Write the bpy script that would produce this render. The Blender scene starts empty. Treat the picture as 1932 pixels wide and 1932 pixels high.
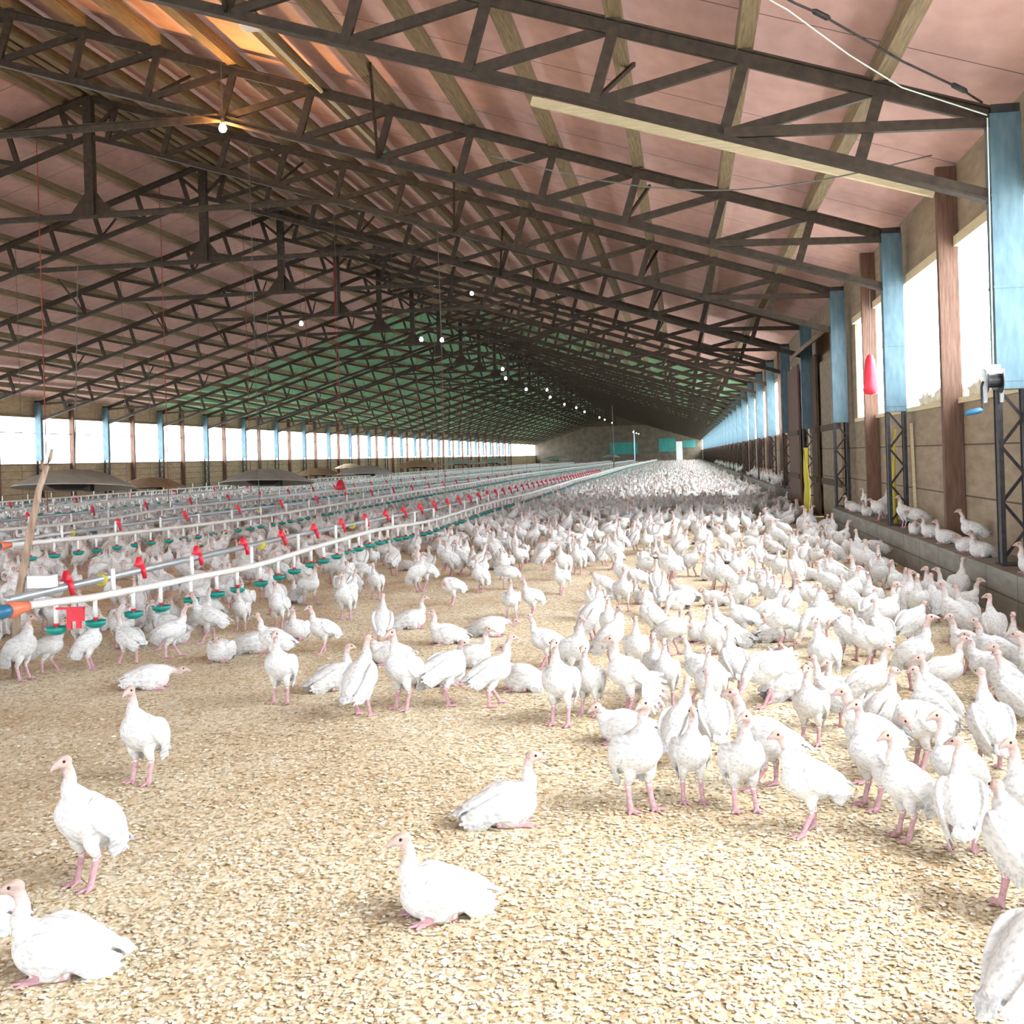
import bpy, math, random
import numpy as np
from mathutils import Vector, Matrix
rng = np.random.default_rng(7)
random.seed(5)
C = bpy.context.scene.collection
PI = math.pi

# ------------------------------------------------------------------ layout of the barn (metres, y runs down the barn)
S1, BAY = 8.74, 4.5731
def S(n): return S1 + (n - 1) * BAY
XE, ZE = 2.207, 3.60            # right eave post face, top of truss there
XR = -9.49                      # ridge
SL = 0.3224                     # roof slope
XL = 2 * XR - XE                # left post face
N_LAST = 36
Y_END = S(N_LAST)
Y_NEAR = S(-6)
XWR, XWL = 2.5, 2 * XR - 2.5    # wall planes
KX, KH = 2.127, 0.332           # kerb
def chord_z(x): return ZE - SL * ((x if x > XR else 2 * XR - x) - XE)

# ------------------------------------------------------------------ materials
def mat(name, base, rough=0.7, metal=0.0):
    m = bpy.data.materials.new(name); m.use_nodes = True
    b = m.node_tree.nodes['Principled BSDF']
    b.inputs['Base Color'].default_value = (*base, 1); b.inputs['Roughness'].default_value = rough
    b.inputs['Metallic'].default_value = metal
    return m
def noisy(name, c1, c2, scale=8.0, rough=0.75, metal=0.0, stretch=(1, 1, 1), bump=0.15, c3=None, detail=5):
    m = mat(name, c1, rough, metal); nt = m.node_tree; N, L = nt.nodes, nt.links
    b = N['Principled BSDF']
    tc = N.new('ShaderNodeTexCoord'); mp = N.new('ShaderNodeMapping'); mp.inputs['Scale'].default_value = stretch
    no = N.new('ShaderNodeTexNoise'); no.inputs['Scale'].default_value = scale; no.inputs['Detail'].default_value = detail
    cr = N.new('ShaderNodeValToRGB'); e = cr.color_ramp.elements
    e[0].position, e[1].position = 0.32, 0.68
    e[0].color, e[1].color = (*c1, 1), (*c2, 1)
    if c3: k = e.new(0.5); k.color = (*c3, 1)
    L.new(tc.outputs['Object'], mp.inputs[0]); L.new(mp.outputs[0], no.inputs['Vector'])
    L.new(no.outputs['Fac'], cr.inputs[0]); L.new(cr.outputs[0], b.inputs['Base Color'])
    if bump:
        bp = N.new('ShaderNodeBump'); bp.inputs['Strength'].default_value = bump; bp.inputs['Distance'].default_value = 0.02
        L.new(no.outputs['Fac'], bp.inputs['Height']); L.new(bp.outputs[0], b.inputs['Normal'])
    return m
M = {}
M['rust'] = noisy('truss_steel', (.024, .0155, .0095), (.054, .036, .022), 14, .6, .25)
M['galv'] = noisy('galvanized_sheet', (.058, .115, .150), (.095, .16, .195), 22, .5, .2, (1, 1, .25), .05)
M['darksteel'] = noisy('dark_steel', (.018, .018, .022), (.05, .045, .045), 18, .55, .4)
M['stud'] = noisy('red_brown_timber', (.105, .052, .034), (.165, .09, .06), 9, .75, 0, (6, 6, .6), .2)
M['purlin'] = noisy('weathered_timber', (.14, .098, .052), (.26, .19, .105), 7, .8, 0, (8, .5, 8), .2)
M['pale'] = noisy('pale_timber', (.55, .46, .28), (.70, .62, .42), 8, .75, 0, (.5, 8, 8), .1)
M['darktimber'] = noisy('dark_timber', (.05, .03, .02), (.12, .07, .04), 8, .8, 0, (7, 7, .6), .2)
M['pvc'] = mat('white_plastic', (.82, .83, .80), .35)
M['green'] = noisy('green_plastic', (.0, .22, .19), (.0, .30, .25), 30, .35, 0, (1, 1, 1), 0)
M['red'] = noisy('red_plastic', (.62, .012, .03), (.75, .02, .05), 20, .4, 0, (1, 1, 1), 0)
M['yellow'] = noisy('yellow_plastic', (.60, .50, .03), (.72, .62, .08), 12, .6, 0, (1, 1, .3), .1)
M['coral'] = mat('coral_plastic', (.80, .20, .10), .4)
M['blue'] = mat('blue_plastic', (.03, .16, .30), .35)
M['tube'] = noisy('grey_tube', (.38, .43, .47), (.52, .57, .60), 25, .35, .5, (1, .2, 1), 0)
M['hood'] = noisy('grey_hood', (.36, .36, .32), (.46, .45, .41), 6, .45, .3, (1, 1, 1), .05)
M['hoodbrown'] = noisy('rusty_hood', (.30, .18, .10), (.42, .29, .18), 6, .6, .2, (1, 1, 1), .05)
M['cord'] = mat('grey_cord', (.12, .11, .10), .8)
M['redcord'] = mat('red_cord', (.30, .06, .04), .8)
M['whitecord'] = mat('pale_cord', (.65, .75, .68), .6)
M['chrome'] = mat('zinc_steel', (.60, .62, .63), .3, .8)
M['film'] = noisy('crumpled_film', (.62, .58, .44), (.80, .78, .68), 9, .5, 0, (1, 1, 1), .5)
M['teal'] = noisy('teal_curtain', (.03, .20, .19), (.05, .27, .25), 3, .8, 0, (2, 1, .2), .1)
M['backwall'] = noisy('dull_end_wall', (.09, .075, .06), (.15, .12, .09), 1.5, .9)
M['whitepaint'] = mat('white_paint', (.75, .80, .82), .6)
M['bark'] = noisy('peeled_branch', (.22, .14, .10), (.48, .36, .27), 16, .8, 0, (2, 2, .5), .3)
M['ground'] = noisy('yard_ground', (.72, .71, .66), (.82, .80, .75), 1.2, .95)
M['black'] = mat('black_rubber', (.012, .012, .014), .6)

def boards(name, c1, c2, seams, vstep, dark=.25):
    """sheet boarding with real seams: horizontal joints at the given heights, vertical ones every vstep along y"""
    m = noisy(name, c1, c2, 5, .8, 0, (1, .7, 3), .1); nt = m.node_tree; N, L = nt.nodes, nt.links
    b = N['Principled BSDF']; src = b.inputs['Base Color'].links[0].from_socket
    tc = N.new('ShaderNodeTexCoord'); sx = N.new('ShaderNodeSeparateXYZ'); L.new(tc.outputs['Object'], sx.inputs[0])
    def math_(op, a, bb=None):
        n = N.new('ShaderNodeMath'); n.operation = op
        for i, v in enumerate((a, bb)):
            if v is None: continue
            if isinstance(v, (int, float)): n.inputs[i].default_value = v
            else: L.new(v, n.inputs[i])
        return n.outputs[0]
    acc = None
    for z in seams:
        k = math_('LESS_THAN', math_('ABSOLUTE', math_('SUBTRACT', sx.outputs['Z'], z)), .007)
        acc = k if acc is None else math_('MAXIMUM', acc, k)
    if vstep:
        f = math_('FRACT', math_('DIVIDE', sx.outputs['Y'], vstep))
        k = math_('LESS_THAN', f, .016 / vstep)
        acc = k if acc is None else math_('MAXIMUM', acc, k)
    mx = N.new('ShaderNodeMix'); mx.data_type = 'RGBA'
    L.new(acc, mx.inputs[0]); L.new(src, mx.inputs[6]); mx.inputs[7].default_value = (c1[0] * dark, c1[1] * dark, c1[2] * dark, 1)
    L.new(mx.outputs[2], b.inputs['Base Color'])
    return m
M['ply'] = boards('plywood_boarding', (.235, .18, .12), (.33, .26, .18), (1.2, .74), 2.286)
M['plyleft'] = boards('plank_boarding', (.30, .215, .13), (.44, .33, .21), (.5, .75, 1.0, 1.25), 3.1)
M['kerb'] = boards('concrete_block', (.18, .185, .165), (.27, .27, .245), (.166,), .80, .55)
M['pink'] = boards('pink_insulation', (.60, .375, .345), (.71, .46, .425), (), 1.22, .25)
M['pinkgreen'] = boards('green_insulation', (.20, .46, .26), (.29, .57, .35), (), 1.22, .3)

def floor_mat():
    m = mat('wood_shavings', (.6, .5, .3), .9); nt = m.node_tree; N, L = nt.nodes, nt.links; b = N['Principled BSDF']
    tc = N.new('ShaderNodeTexCoord')
    v = N.new('ShaderNodeTexVoronoi'); v.inputs['Scale'].default_value = 95; v.inputs['Randomness'].default_value = 1
    mp = N.new('ShaderNodeMapping'); mp.inputs['Scale'].default_value = (1, .55, 1); mp.inputs['Rotation'].default_value = (0, 0, .5)
    ns = N.new('ShaderNodeTexNoise'); ns.inputs['Scale'].default_value = 14; ns.inputs['Detail'].default_value = 3
    add = N.new('ShaderNodeMix'); add.data_type = 'RGBA'; add.inputs[0].default_value = .04
    L.new(tc.outputs['Object'], mp.inputs[0]); L.new(mp.outputs[0], add.inputs[6]); L.new(ns.outputs['Color'], add.inputs[7])
    L.new(tc.outputs['Object'], ns.inputs['Vector']); L.new(add.outputs[2], v.inputs['Vector'])
    cr = N.new('ShaderNodeValToRGB'); e = cr.color_ramp.elements
    e[0].position, e[0].color = 0, (.34, .24, .13, 1); e[1].position, e[1].color = 1, (.84, .79, .68, 1)
    for p, c in ((.12, (.54, .42, .25)), (.35, (.66, .555, .37)), (.65, (.75, .66, .485))):
        k = e.new(p); k.color = (*c, 1)
    sp = N.new('ShaderNodeSeparateColor'); L.new(v.outputs['Color'], sp.inputs[0]); L.new(sp.outputs[0], cr.inputs[0])
    big = N.new('ShaderNodeTexNoise'); big.inputs['Scale'].default_value = 1.1; big.inputs['Detail'].default_value = 6
    L.new(tc.outputs['Object'], big.inputs['Vector'])
    c2 = N.new('ShaderNodeValToRGB'); q = c2.color_ramp.elements
    q[0].position, q[0].color = .36, (.72, .60, .46, 1); q[1].position, q[1].color = .58, (1, 1, 1, 1)
    L.new(big.outputs['Fac'], c2.inputs[0])
    mu = N.new('ShaderNodeMix'); mu.data_type = 'RGBA'; mu.blend_type = 'MULTIPLY'; mu.inputs[0].default_value = .6
    L.new(cr.outputs[0], mu.inputs[6]); L.new(c2.outputs[0], mu.inputs[7]); L.new(mu.outputs[2], b.inputs['Base Color'])
    bp = N.new('ShaderNodeBump'); bp.inputs['Strength'].default_value = .55; bp.inputs['Distance'].default_value = .012
    L.new(sp.outputs[1], bp.inputs['Height']); L.new(bp.outputs[0], b.inputs['Normal'])
    return m
M['floor'] = floor_mat()

def flake_mat():
    m = mat('shaving_flake', (.7, .56, .33), .8); nt = m.node_tree; N, L = nt.nodes, nt.links; b = N['Principled BSDF']
    g = N.new('ShaderNodeNewGeometry'); cr = N.new('ShaderNodeValToRGB'); e = cr.color_ramp.elements
    e[0].position, e[0].color = 0, (.38, .27, .15, 1); e[1].position, e[1].color = 1, (.86, .83, .74, 1)
    for p, c in ((.1, (.56, .44, .27)), (.45, (.70, .60, .42)), (.75, (.78, .71, .55))):
        k = e.new(p); k.color = (*c, 1)
    L.new(g.outputs['Random Per Island'], cr.inputs[0]); L.new(cr.outputs[0], b.inputs['Base Color'])
    return m
M['flake'] = flake_mat()

def bird_mat():
    m = mat('turkey_plumage', (.8, .8, .78), .75); nt = m.node_tree; N, L = nt.nodes, nt.links; b = N['Principled BSDF']
    at = N.new('ShaderNodeAttribute'); at.attribute_name = 'tint'
    tc = N.new('ShaderNodeTexCoord'); mp = N.new('ShaderNodeMapping'); mp.inputs['Scale'].default_value = (28, 90, 90)
    no = N.new('ShaderNodeTexNoise'); no.inputs['Scale'].default_value = 1; no.inputs['Detail'].default_value = 3
    L.new(tc.outputs['Object'], mp.inputs[0]); L.new(mp.outputs[0], no.inputs['Vector'])
    cr = N.new('ShaderNodeValToRGB'); e = cr.color_ramp.elements
    e[0].position, e[0].color = .32, (.70, .71, .75, 1); e[1].position, e[1].color = .54, (1, 1, 1, 1)
    L.new(no.outputs['Fac'], cr.inputs[0])
    mu = N.new('ShaderNodeMix'); mu.data_type = 'RGBA'; mu.blend_type = 'MULTIPLY'; mu.inputs[0].default_value = 1
    L.new(at.outputs['Color'], mu.inputs[6]); L.new(cr.outputs[0], mu.inputs[7]); L.new(mu.outputs[2], b.inputs['Base Color'])
    bp = N.new('ShaderNodeBump'); bp.inputs['Strength'].default_value = .35; bp.inputs['Distance'].default_value = .006
    L.new(no.outputs['Fac'], bp.inputs['Height']); L.new(bp.outputs[0], b.inputs['Normal'])
    return m
M['bird'] = bird_mat()

def emit(name, col, st):
    m = mat(name, col, .3); b = m.node_tree.nodes['Principled BSDF']
    b.inputs['Emission Color'].default_value = (*col, 1); b.inputs['Emission Strength'].default_value = st
    return m
M['bulb'] = emit('lit_bulb', (1, .95, .85), 18)
M['bulb'].cycles.emission_sampling = 'NONE'
M['warmbulb'] = emit('warm_lit_bulb', (1, .50, .14), 130)

# ------------------------------------------------------------------ mesh builder
class MB:
    def __init__(s): s.v, s.f, s.m = [], [], []
    def add(s, vs, fs, mi=0):
        o = len(s.v); s.v += [tuple(v) for v in vs]
        s.f += [tuple(i + o for i in f) for f in fs]; s.m += [mi] * len(fs); return s
    def box(s, x0, x1, y0, y1, z0, z1, mi=0):
        vs = [(x, y, z) for x in (x0, x1) for y in (y0, y1) for z in (z0, z1)]
        return s.add(vs, [(0, 1, 3, 2), (4, 6, 7, 5), (0, 4, 5, 1), (2, 3, 7, 6), (0, 2, 6, 4), (1, 5, 7, 3)], mi)
    def beam(s, a, b, w, h, mi=0, side=(0, 1, 0)):
        """box along a-b; w is the size along `side`, h the size across both"""
        a, b, sd = Vector(a), Vector(b), Vector(side); d = (b - a).normalized()
        sd = (sd - d * sd.dot(d)).normalized(); u = d.cross(sd)
        vs = [p + sd * i * w / 2 + u * j * h / 2 for p in (a, b) for i in (-1, 1) for j in (-1, 1)]
        return s.add(vs, [(0, 1, 3, 2), (4, 6, 7, 5), (0, 4, 5, 1), (2, 3, 7, 6), (0, 2, 6, 4), (1, 5, 7, 3)], mi)
    def tee(s, a, b, w, h, mi=0, side=(0, 1, 0), flip=1):
        """pair of angles back to back: flange plate plus stem"""
        a, b, sd = Vector(a), Vector(b), Vector(side); d = (b - a).normalized()
        sd = (sd - d * sd.dot(d)).normalized(); u = d.cross(sd)
        if u.z < 0: u = -u
        u = u * flip
        s.beam(a + u * (h / 2 - .008), b + u * (h / 2 - .008), w, .016, mi, side)
        s.beam(a - u * .008, b - u * .008, w * .35, h - .016, mi, side); return s
    def tube(s, pts, r, seg=8, mi=0, cap=True):
        pts = [Vector(p) for p in pts]; rs = r if isinstance(r, (list, tuple)) else [r] * len(pts); rings = []
        for i, p in enumerate(pts):
            d = (pts[min(i + 1, len(pts) - 1)] - pts[max(i - 1, 0)]).normalized()
            q = Vector((0, 0, 1)) if abs(d.z) < .9 else Vector((1, 0, 0))
            e1 = d.cross(q).normalized(); e2 = d.cross(e1)
            rings.append([p + (e1 * math.cos(2 * PI * k / seg) + e2 * math.sin(2 * PI * k / seg)) * rs[i] for k in range(seg)])
        vs = [v for ring in rings for v in ring]; n = len(pts)
        fs = [(i * seg + k, i * seg + (k + 1) % seg, (i + 1) * seg + (k + 1) % seg, (i + 1) * seg + k) for i in range(n - 1) for k in range(seg)]
        if cap: fs += [tuple(range(seg))[::-1], tuple((n - 1) * seg + k for k in range(seg))]
        return s.add(vs, fs, mi)
    def lathe(s, c, prof, seg=24, mi=0):
        c = Vector(c); n = len(prof)
        vs = [c + Vector((r * math.cos(2 * PI * k / seg), r * math.sin(2 * PI * k / seg), z)) for r, z in prof for k in range(seg)]
        fs = [(i * seg + k, i * seg + (k + 1) % seg, (i + 1) * seg + (k + 1) % seg, (i + 1) * seg + k) for i in range(n - 1) for k in range(seg)]
        return s.add(vs, fs, mi)
    def mesh(s, name, mats, smooth=False):
        me = bpy.data.meshes.new(name); me.from_pydata(s.v, [], s.f)
        for m in (mats if isinstance(mats, (list, tuple)) else [mats]): me.materials.append(m)
        me.polygons.foreach_set('material_index', s.m)
        if smooth: me.polygons.foreach_set('use_smooth', [True] * len(s.f))
        me.update(); return me
    def build(s, name, mats, parent=None, smooth=False, loc=None):
        return link(name, s.mesh(name, mats, smooth), parent, loc)
def link(name, me, parent=None, loc=None):
    o = bpy.data.objects.new(name, me); C.objects.link(o)
    if parent: o.parent = parent
    if loc: o.location = loc
    return o
def tag(o, label=None, cat=None, group=None, kind=None):
    for k, v in (('label', label), ('category', cat), ('group', group), ('kind', kind)):
        if v: o[k] = v
    return o
def empty(name, loc=(0, 0, 0), rz=0):
    o = bpy.data.objects.new(name, None); C.objects.link(o); o.location = loc; o.rotation_euler = (0, 0, rz); o.empty_display_size = .1
    return o
def copy_tree(o, parent=None):
    c = o.copy(); C.objects.link(c); c.parent = parent
    for ch in list(o.children): copy_tree(ch, c)
    return c
ORD = 'first second third fourth fifth sixth seventh eighth ninth tenth eleventh twelfth thirteenth fourteenth fifteenth sixteenth seventeenth eighteenth nineteenth twentieth twenty-first twenty-second twenty-third twenty-fourth twenty-fifth twenty-sixth twenty-seventh twenty-eighth twenty-ninth thirtieth thirty-first thirty-second thirty-third thirty-fourth thirty-fifth thirty-sixth thirty-seventh thirty-eighth'.split()

# ------------------------------------------------------------------ the setting
b = MB(); b.add([(XWL - .2, Y_NEAR, 0), (3.0, Y_NEAR, 0), (3.0, Y_END + .5, 0), (XWL - .2, Y_END + .5, 0)], [(0, 1, 2, 3)])
tag(b.build('floor', M['floor']), kind='structure')
b = MB(); b.add([(-160, -120, -.12), (140, -120, -.12), (140, 300, -.12), (-160, 300, -.12)], [(0, 1, 2, 3)])
tag(b.build('ground', M['ground']), kind='structure')
RZ = .23                        # roofing lies this far above the truss line (purlins between)
b = MB(); YG = S(9)
for (ya, yb, mi) in ((Y_NEAR, YG, 0), (YG, Y_END + .5, 1)):
    for (xa, xb) in ((XR, XWR + .45), (2 * XR - XWR - .45, XR)):
        za, zb = chord_z(xa) + RZ, chord_z(xb) + RZ
        b.add([(xa, ya, za), (xb, ya, zb), (xb, yb, zb), (xa, yb, za), (xa, ya, za + .06), (xb, ya, zb + .06), (xb, yb, zb + .06), (xa, yb, za + .06)],
              [(0, 3, 2, 1), (4, 5, 6, 7), (0, 1, 5, 4), (2, 3, 7, 6), (1, 2, 6, 5), (3, 0, 4, 7)], mi)
tag(b.build('ceiling', [M['pink'], M['pinkgreen']]), kind='structure')

SILL, HEAD = 1.62, 3.05
WTOP = chord_z(XWR) + RZ
def wall(name, xin, out, openings, mlow, mhead, sill, head, y0, y1):
    """boarded side wall with open window bays cut into it; openings = [(ya, yb, sill, head)] in order"""
    b = MB(); x0, x1 = sorted((xin, xin + out * .05)); y = y0
    for (ya, yb, s_, h_) in openings:
        if ya > y: b.box(x0, x1, y, ya, 0, WTOP, 0)
        if s_ > 0: b.box(x0, x1, ya, yb, 0, s_, 0)
        b.box(x0, x1, ya, yb, h_, WTOP, 1)
        y = yb
    if y1 > y: b.box(x0, x1, y, y1, 0, WTOP, 0)
    return tag(b.build(name, [mlow, mhead]), kind='structure')
OPR = []
for k in range(-6, N_LAST):
    ya, yb = S(k), S(k + 1)
    if k == 2: OPR.append((ya, S(2.9), SILL, HEAD))
    elif k == 3: OPR.append((S(3.72), S(3.735), 0, 2.3))
    elif k == 4: OPR.append((S(4.36), S(4.375), 0, 2.0))
    else: OPR.append((ya, yb, SILL, HEAD))
wall('wall_right', XWR, 1, OPR, M['ply'], M['ply'], SILL, HEAD, Y_NEAR, Y_END)
OPL = [(S(k), S(k + 1), 1.5, 3.1) for k in range(-6, N_LAST)]
wall('wall_left', XWL, -1, OPL, M['plyleft'], M['plyleft'], 1.5, 3.1, Y_NEAR, Y_END)
# far gable wall with its curtains and door
b = MB(); zr = chord_z(XR) + RZ
b.add([(XWL - .1, Y_END, 0), (XWR + .1, Y_END, 0), (XWR + .1, Y_END, WTOP), (XR, Y_END, zr), (XWL - .1, Y_END, WTOP),
       (XWL - .1, Y_END + .2, 0), (XWR + .1, Y_END + .2, 0), (XWR + .1, Y_END + .2, WTOP), (XR, Y_END + .2, zr), (XWL - .1, Y_END + .2, WTOP)],
      [(0, 1, 2, 3, 4), (9, 8, 7, 6, 5), (0, 5, 6, 1), (1, 6, 7, 2), (2, 7, 8, 3), (3, 8, 9, 4), (4, 9, 5, 0)])
tag(b.build('wall_back', M['backwall']), kind='structure')
for (n, x0, x1, z0, z1, m) in ((1, -10.6, -6.6, 1.3, 3.0, 'teal'), (2, -3.6, -1.2, 1.5, 3.4, 'teal'), (3, -.1, 1.6, 2.0, 3.0, 'teal')):
    b = MB(); b.box(x0, x1, Y_END - .05, Y_END - .004, z0, z1)
    tag(b.build(f'window_{n}', M[m]), kind='structure')
b = MB(); b.box(-1.15, -.25, Y_END - .06, Y_END - .004, 0.0, 2.9)
tag(b.build('door_1', M['whitepaint']), kind='structure')
# concrete kerb along the right wall, broken by the doorway bays
for (y0, y1) in ((Y_NEAR, S(2.94)), (S(5.33), S(8.6)), (S(9.2), Y_END)):
    b = MB(); b.box(KX, XWR - .002, y0, y1, 0.0, KH)
    tag(b.build('baseboard_right', M['kerb']), kind='structure')
for y0, y1 in ((Y_NEAR, Y_END),):
    b = MB(); b.box(XWL + .002, XWL + .38, y0, y1, 0.0, KH)
    tag(b.build('baseboard_left', M['kerb']), kind='structure')
# window rails: sill and head boards, the cable across the left openings
n = 4
for (xw, o, s_, h_) in ((XWR, 1, SILL, HEAD), (XWL, -1, 1.5, 3.1)):
    b = MB()
    for k in range(-6, N_LAST):
        if o == 1 and k in (3, 4): continue
        ya, yb = S(k), S(k + 1) if not (o == 1 and k == 2) else S(2.9)
        x0, x1 = sorted((xw - o * .045, xw + o * .09))
        b.box(x0, x1, ya + .01, yb - .01, s_ - .045, s_ + .004); b.box(x0, x1, ya + .01, yb - .01, h_ - .06, h_ + .03)
    tag(b.build(f'trim_{1 if o == 1 else 2}', M['pale'] if o == 1 else M['purlin']), kind='structure')

# sheets of crumpled plastic film gathered along the right-hand sills
def film(ya, yb, label):
    b = MB(); n = 26; vs = []
    for j in range(n + 1):
        y = ya + (yb - ya) * j / n
        for i, (dx, dz) in enumerate(((.05, .004), (.03, .07), (.045, .13), (.08, .16))):
            h = .55 + .45 * math.sin(j * .9 + i) * math.cos(j * .37 + 1.3) + .25 * random.random()
            vs.append((XWR + dx + .02 * math.sin(j * 1.7 + i * 2), y, SILL + .004 + dz * (1 if i == 0 else max(.15, h))))
    fs = [(j * 4 + i, (j + 1) * 4 + i, (j + 1) * 4 + i + 1, j * 4 + i + 1) for j in range(n) for i in range(3)]
    b.add(vs, fs)
    o = b.build('window_film', M['film'], smooth=True)
    md = o.modifiers.new('thick', 'SOLIDIFY'); md.thickness = .004
    tag(o, label, 'plastic sheet', 'crumpled film along the window sills')
film(S(1) + .25, S(1.5) - .08, 'crumpled pale plastic film on the sill right beside the winch post')
film(S(1.5) + .08, S(2) - .15, 'crumpled pale plastic film on the sill beyond the nearest brown stud')

# ------------------------------------------------------------------ roof trusses
ts = {}                          # part meshes of one truss, about its own plane y = 0
def U(i): x = 1.48 - .953 * i; return Vector((x, 0, chord_z(x)))
def Lw(i): p = U(i); return Vector((p.x - .17, 0, p.z - .60))
def mir(p): return Vector((2 * XR - p.x, p.y, p.z))
EAVE = Vector((XE, 0, ZE)); LE = Vector((XE + .05, 0, 2.955)); APEX = Vector((XR, 0, chord_z(XR))); LAPEX = Vector((XR, 0, 2.955 + .3187 * (XE - XR)))
TIEZ = 5.38
XJ = XE - (TIEZ - 2.955) / .3187
def seg(a, b, w, h, kind, side):
    m = MB(); f = (lambda p: p) if side == 0 else mir
    if kind == 'tee': m.tee(f(a), f(b), w, h)
    else: m.beam(f(a), f(b), w, h)
    return m
TP = []                          # (name, MB)
dn = Vector((0, 0, -.055))
for s_ in (0, 1):
    TP.append(('upper_chord', seg(EAVE + Vector((.1, 0, -.03)) + dn, APEX + dn, .12, .11, 'tee', s_)))
    lo = MB(); f = (lambda p: p) if s_ == 0 else mir
    lo.tee(f(LE), f(LAPEX), .11, .09, flip=-1); TP.append(('lower_chord', lo))
    for i in range(12):
        TP.append(('web_post', seg(U(i) + dn, Lw(i), .05, .082, 'b', s_)))
    for i in range(1, 12):
        TP.append(('web_diagonal', seg(Lw(i) + Vector((0, .03, 0)), U(i - 1) + dn + Vector((-.06, .03, 0)), .05, .08, 'b', s_)))
    TP.append(('web_diagonal', seg(Lw(1) + Vector((0, -.035, 0)), EAVE + Vector((.05, -.035, -.12)), .05, .075, 'b', s_)))
tie = MB(); tie.tee((XJ, 0, TIEZ), (2 * XR - XJ, 0, TIEZ), .10, .09); TP.append(('tie_beam', tie))
kp = MB(); kp.beam((XR, 0, TIEZ), APEX + dn, .13, .15)
for sx in (-1, 1):
    kp.add([(XR + sx * .07, -.006, TIEZ + .42), (XR + sx * .07, .006, TIEZ + .42), (XR + sx * .36, -.006, TIEZ + .05), (XR + sx * .36, .006, TIEZ + .05), (XR + sx * .07, -.006, TIEZ + .05), (XR + sx * .07, .006, TIEZ + .05)],
           [(0, 2, 4), (1, 5, 3), (0, 1, 3, 2), (2, 3, 5, 4), (0, 4, 5, 1)])
TP.append(('king_post', kp))
for sx in (-1, 1):
    g = MB(); g.beam((XR + sx * .05, 0, APEX.z - .62), (XR + sx * .5, 0, APEX.z - .24), .05, .06); TP.append(('knee_brace', g))
sway = []
for (i, s_, dy, dx) in ((2, 0, 1.25, .1), (5, 0, -1.25, .1), (8, 0, 1.25, -.1), (3, 1, 1.25, .1), (6, 1, -1.3, -.2), (9, 1, 1.25, .1)):
    a = Lw(i); e = U(i) + Vector((dx, dy, .08))
    if s_: a, e = mir(a), mir(e)
    g = MB(); g.beam(a, e, .03, .035, side=(1, 0, 0)); TP.append(('sway_brace', g))
def truss_label(n):
    if n == 1: return 'brown steel roof truss nearest the camera, joined to the winch post'
    if n == N_LAST - 1: return 'last steel roof truss, right before the far end wall'
    return f'brown steel roof truss, {ORD[n-1]} from the camera down the barn'
proto = empty('roof_truss', (0, S(1), 0))
tag(proto, truss_label(1), 'roof truss', 'steel roof trusses spanning the barn')
for nm, mb in TP: link(nm, mb.mesh(nm, M['rust']), proto)
allm = MB()
for nm, mb in TP: allm.add(mb.v, mb.f)
farmesh = allm.mesh('roof_truss', M['rust'])
for n in range(2, N_LAST):
    if n <= 11: o = copy_tree(proto); o.location = (0, S(n), 0)
    else: o = link('roof_truss', farmesh, None, (0, S(n), 0))
    tag(o, truss_label(n), 'roof truss', 'steel roof trusses spanning the barn')

# purlins
pu = MB(); pu.box(-.06, .06, Y_NEAR, Y_END, 0, .15)
pmesh = pu.mesh('roof_purlin', M['purlin'])
for s_ in (0, 1):
    for i in range(0, 13):
        x = 1.48 - .953 * i if i < 12 else XR + .14
        xx = x if s_ == 0 else 2 * XR - x
        o = link('roof_purlin', pmesh, None, (xx, 0, chord_z(x) + .005))
        side = 'window' if s_ == 0 else 'far'
        lab = f'timber roof purlin, {ORD[i]} up from the {"right" if s_ == 0 else "left"} eave' if i < 12 else f'timber ridge purlin on the {"right" if s_ == 0 else "left"} slope'
        tag(o, lab, 'purlin', 'timber purlins under the roof sheets')

# ------------------------------------------------------------------ wall posts and studs
def make_post():
    r = empty('steel_post', (0, 0, 0))
    x0, x1 = XE, XE + .215
    b = MB(); b.box(x0, x1, -.075, .075, 1.585, 3.54)
    for z in (1.64, 2.3, 2.95):                         # stiffener bands
        b.box(x0 - .004, x1 + .004, -.079, .079, z, z + .02)
    b.build('sheet_casing', M['galv'], r)
    for x in (x0 + .02, x1 - .02):
        b = MB(); b.beam((x, -.02, KH), (x, -.02, 1.60), .07, .032, side=(0, 1, 0)); b.beam((x, .045, KH), (x, .045, 1.60), .012, .04, side=(0, 1, 0))
        b.build('leg', M['darksteel'], r)
    b = MB(); zz = KH + .05
    for k in range(6):
        z0, z1 = zz + k * .2, zz + k * .2 + .2
        a, e = ((x0 + .03, x1 - .03) if k % 2 == 0 else (x1 - .03, x0 + .03))
        b.beam((a, 0, z0), (e, 0, z1), .008, .022)
    b.build('lacing', M['darksteel'], r)
    b = MB(); b.box(x0 - .01, x1 + .02, -.1, .1, KH, KH + .012); b.build('base_plate', M['darksteel'], r)
    b = MB(); b.box(x0 + .01, x1 - .01, -.085, .085, 3.54, chord_z(XE) + .0); b.build('cap_bracket', M['darksteel'], r)
    return r
pr = make_post(); pr.location = (0, S(1), 0)
def post_label(n, side):
    if side == 0:
        if n == 1: return 'nearest steel post on the right wall, blue grey casing with the winch on it'
        return f'steel post with blue grey casing, {ORD[n-1]} from the camera along the right wall'
    return f'steel post against the left windows, under the {ORD[n-1]} roof truss from the camera'
tag(pr, post_label(1, 0), 'post', 'steel posts along the right wall')
for n in range(2, 31):
    o = copy_tree(pr); o.location = (0, S(n), 0); tag(o, post_label(n, 0), 'post', 'steel posts along the right wall')
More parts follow.
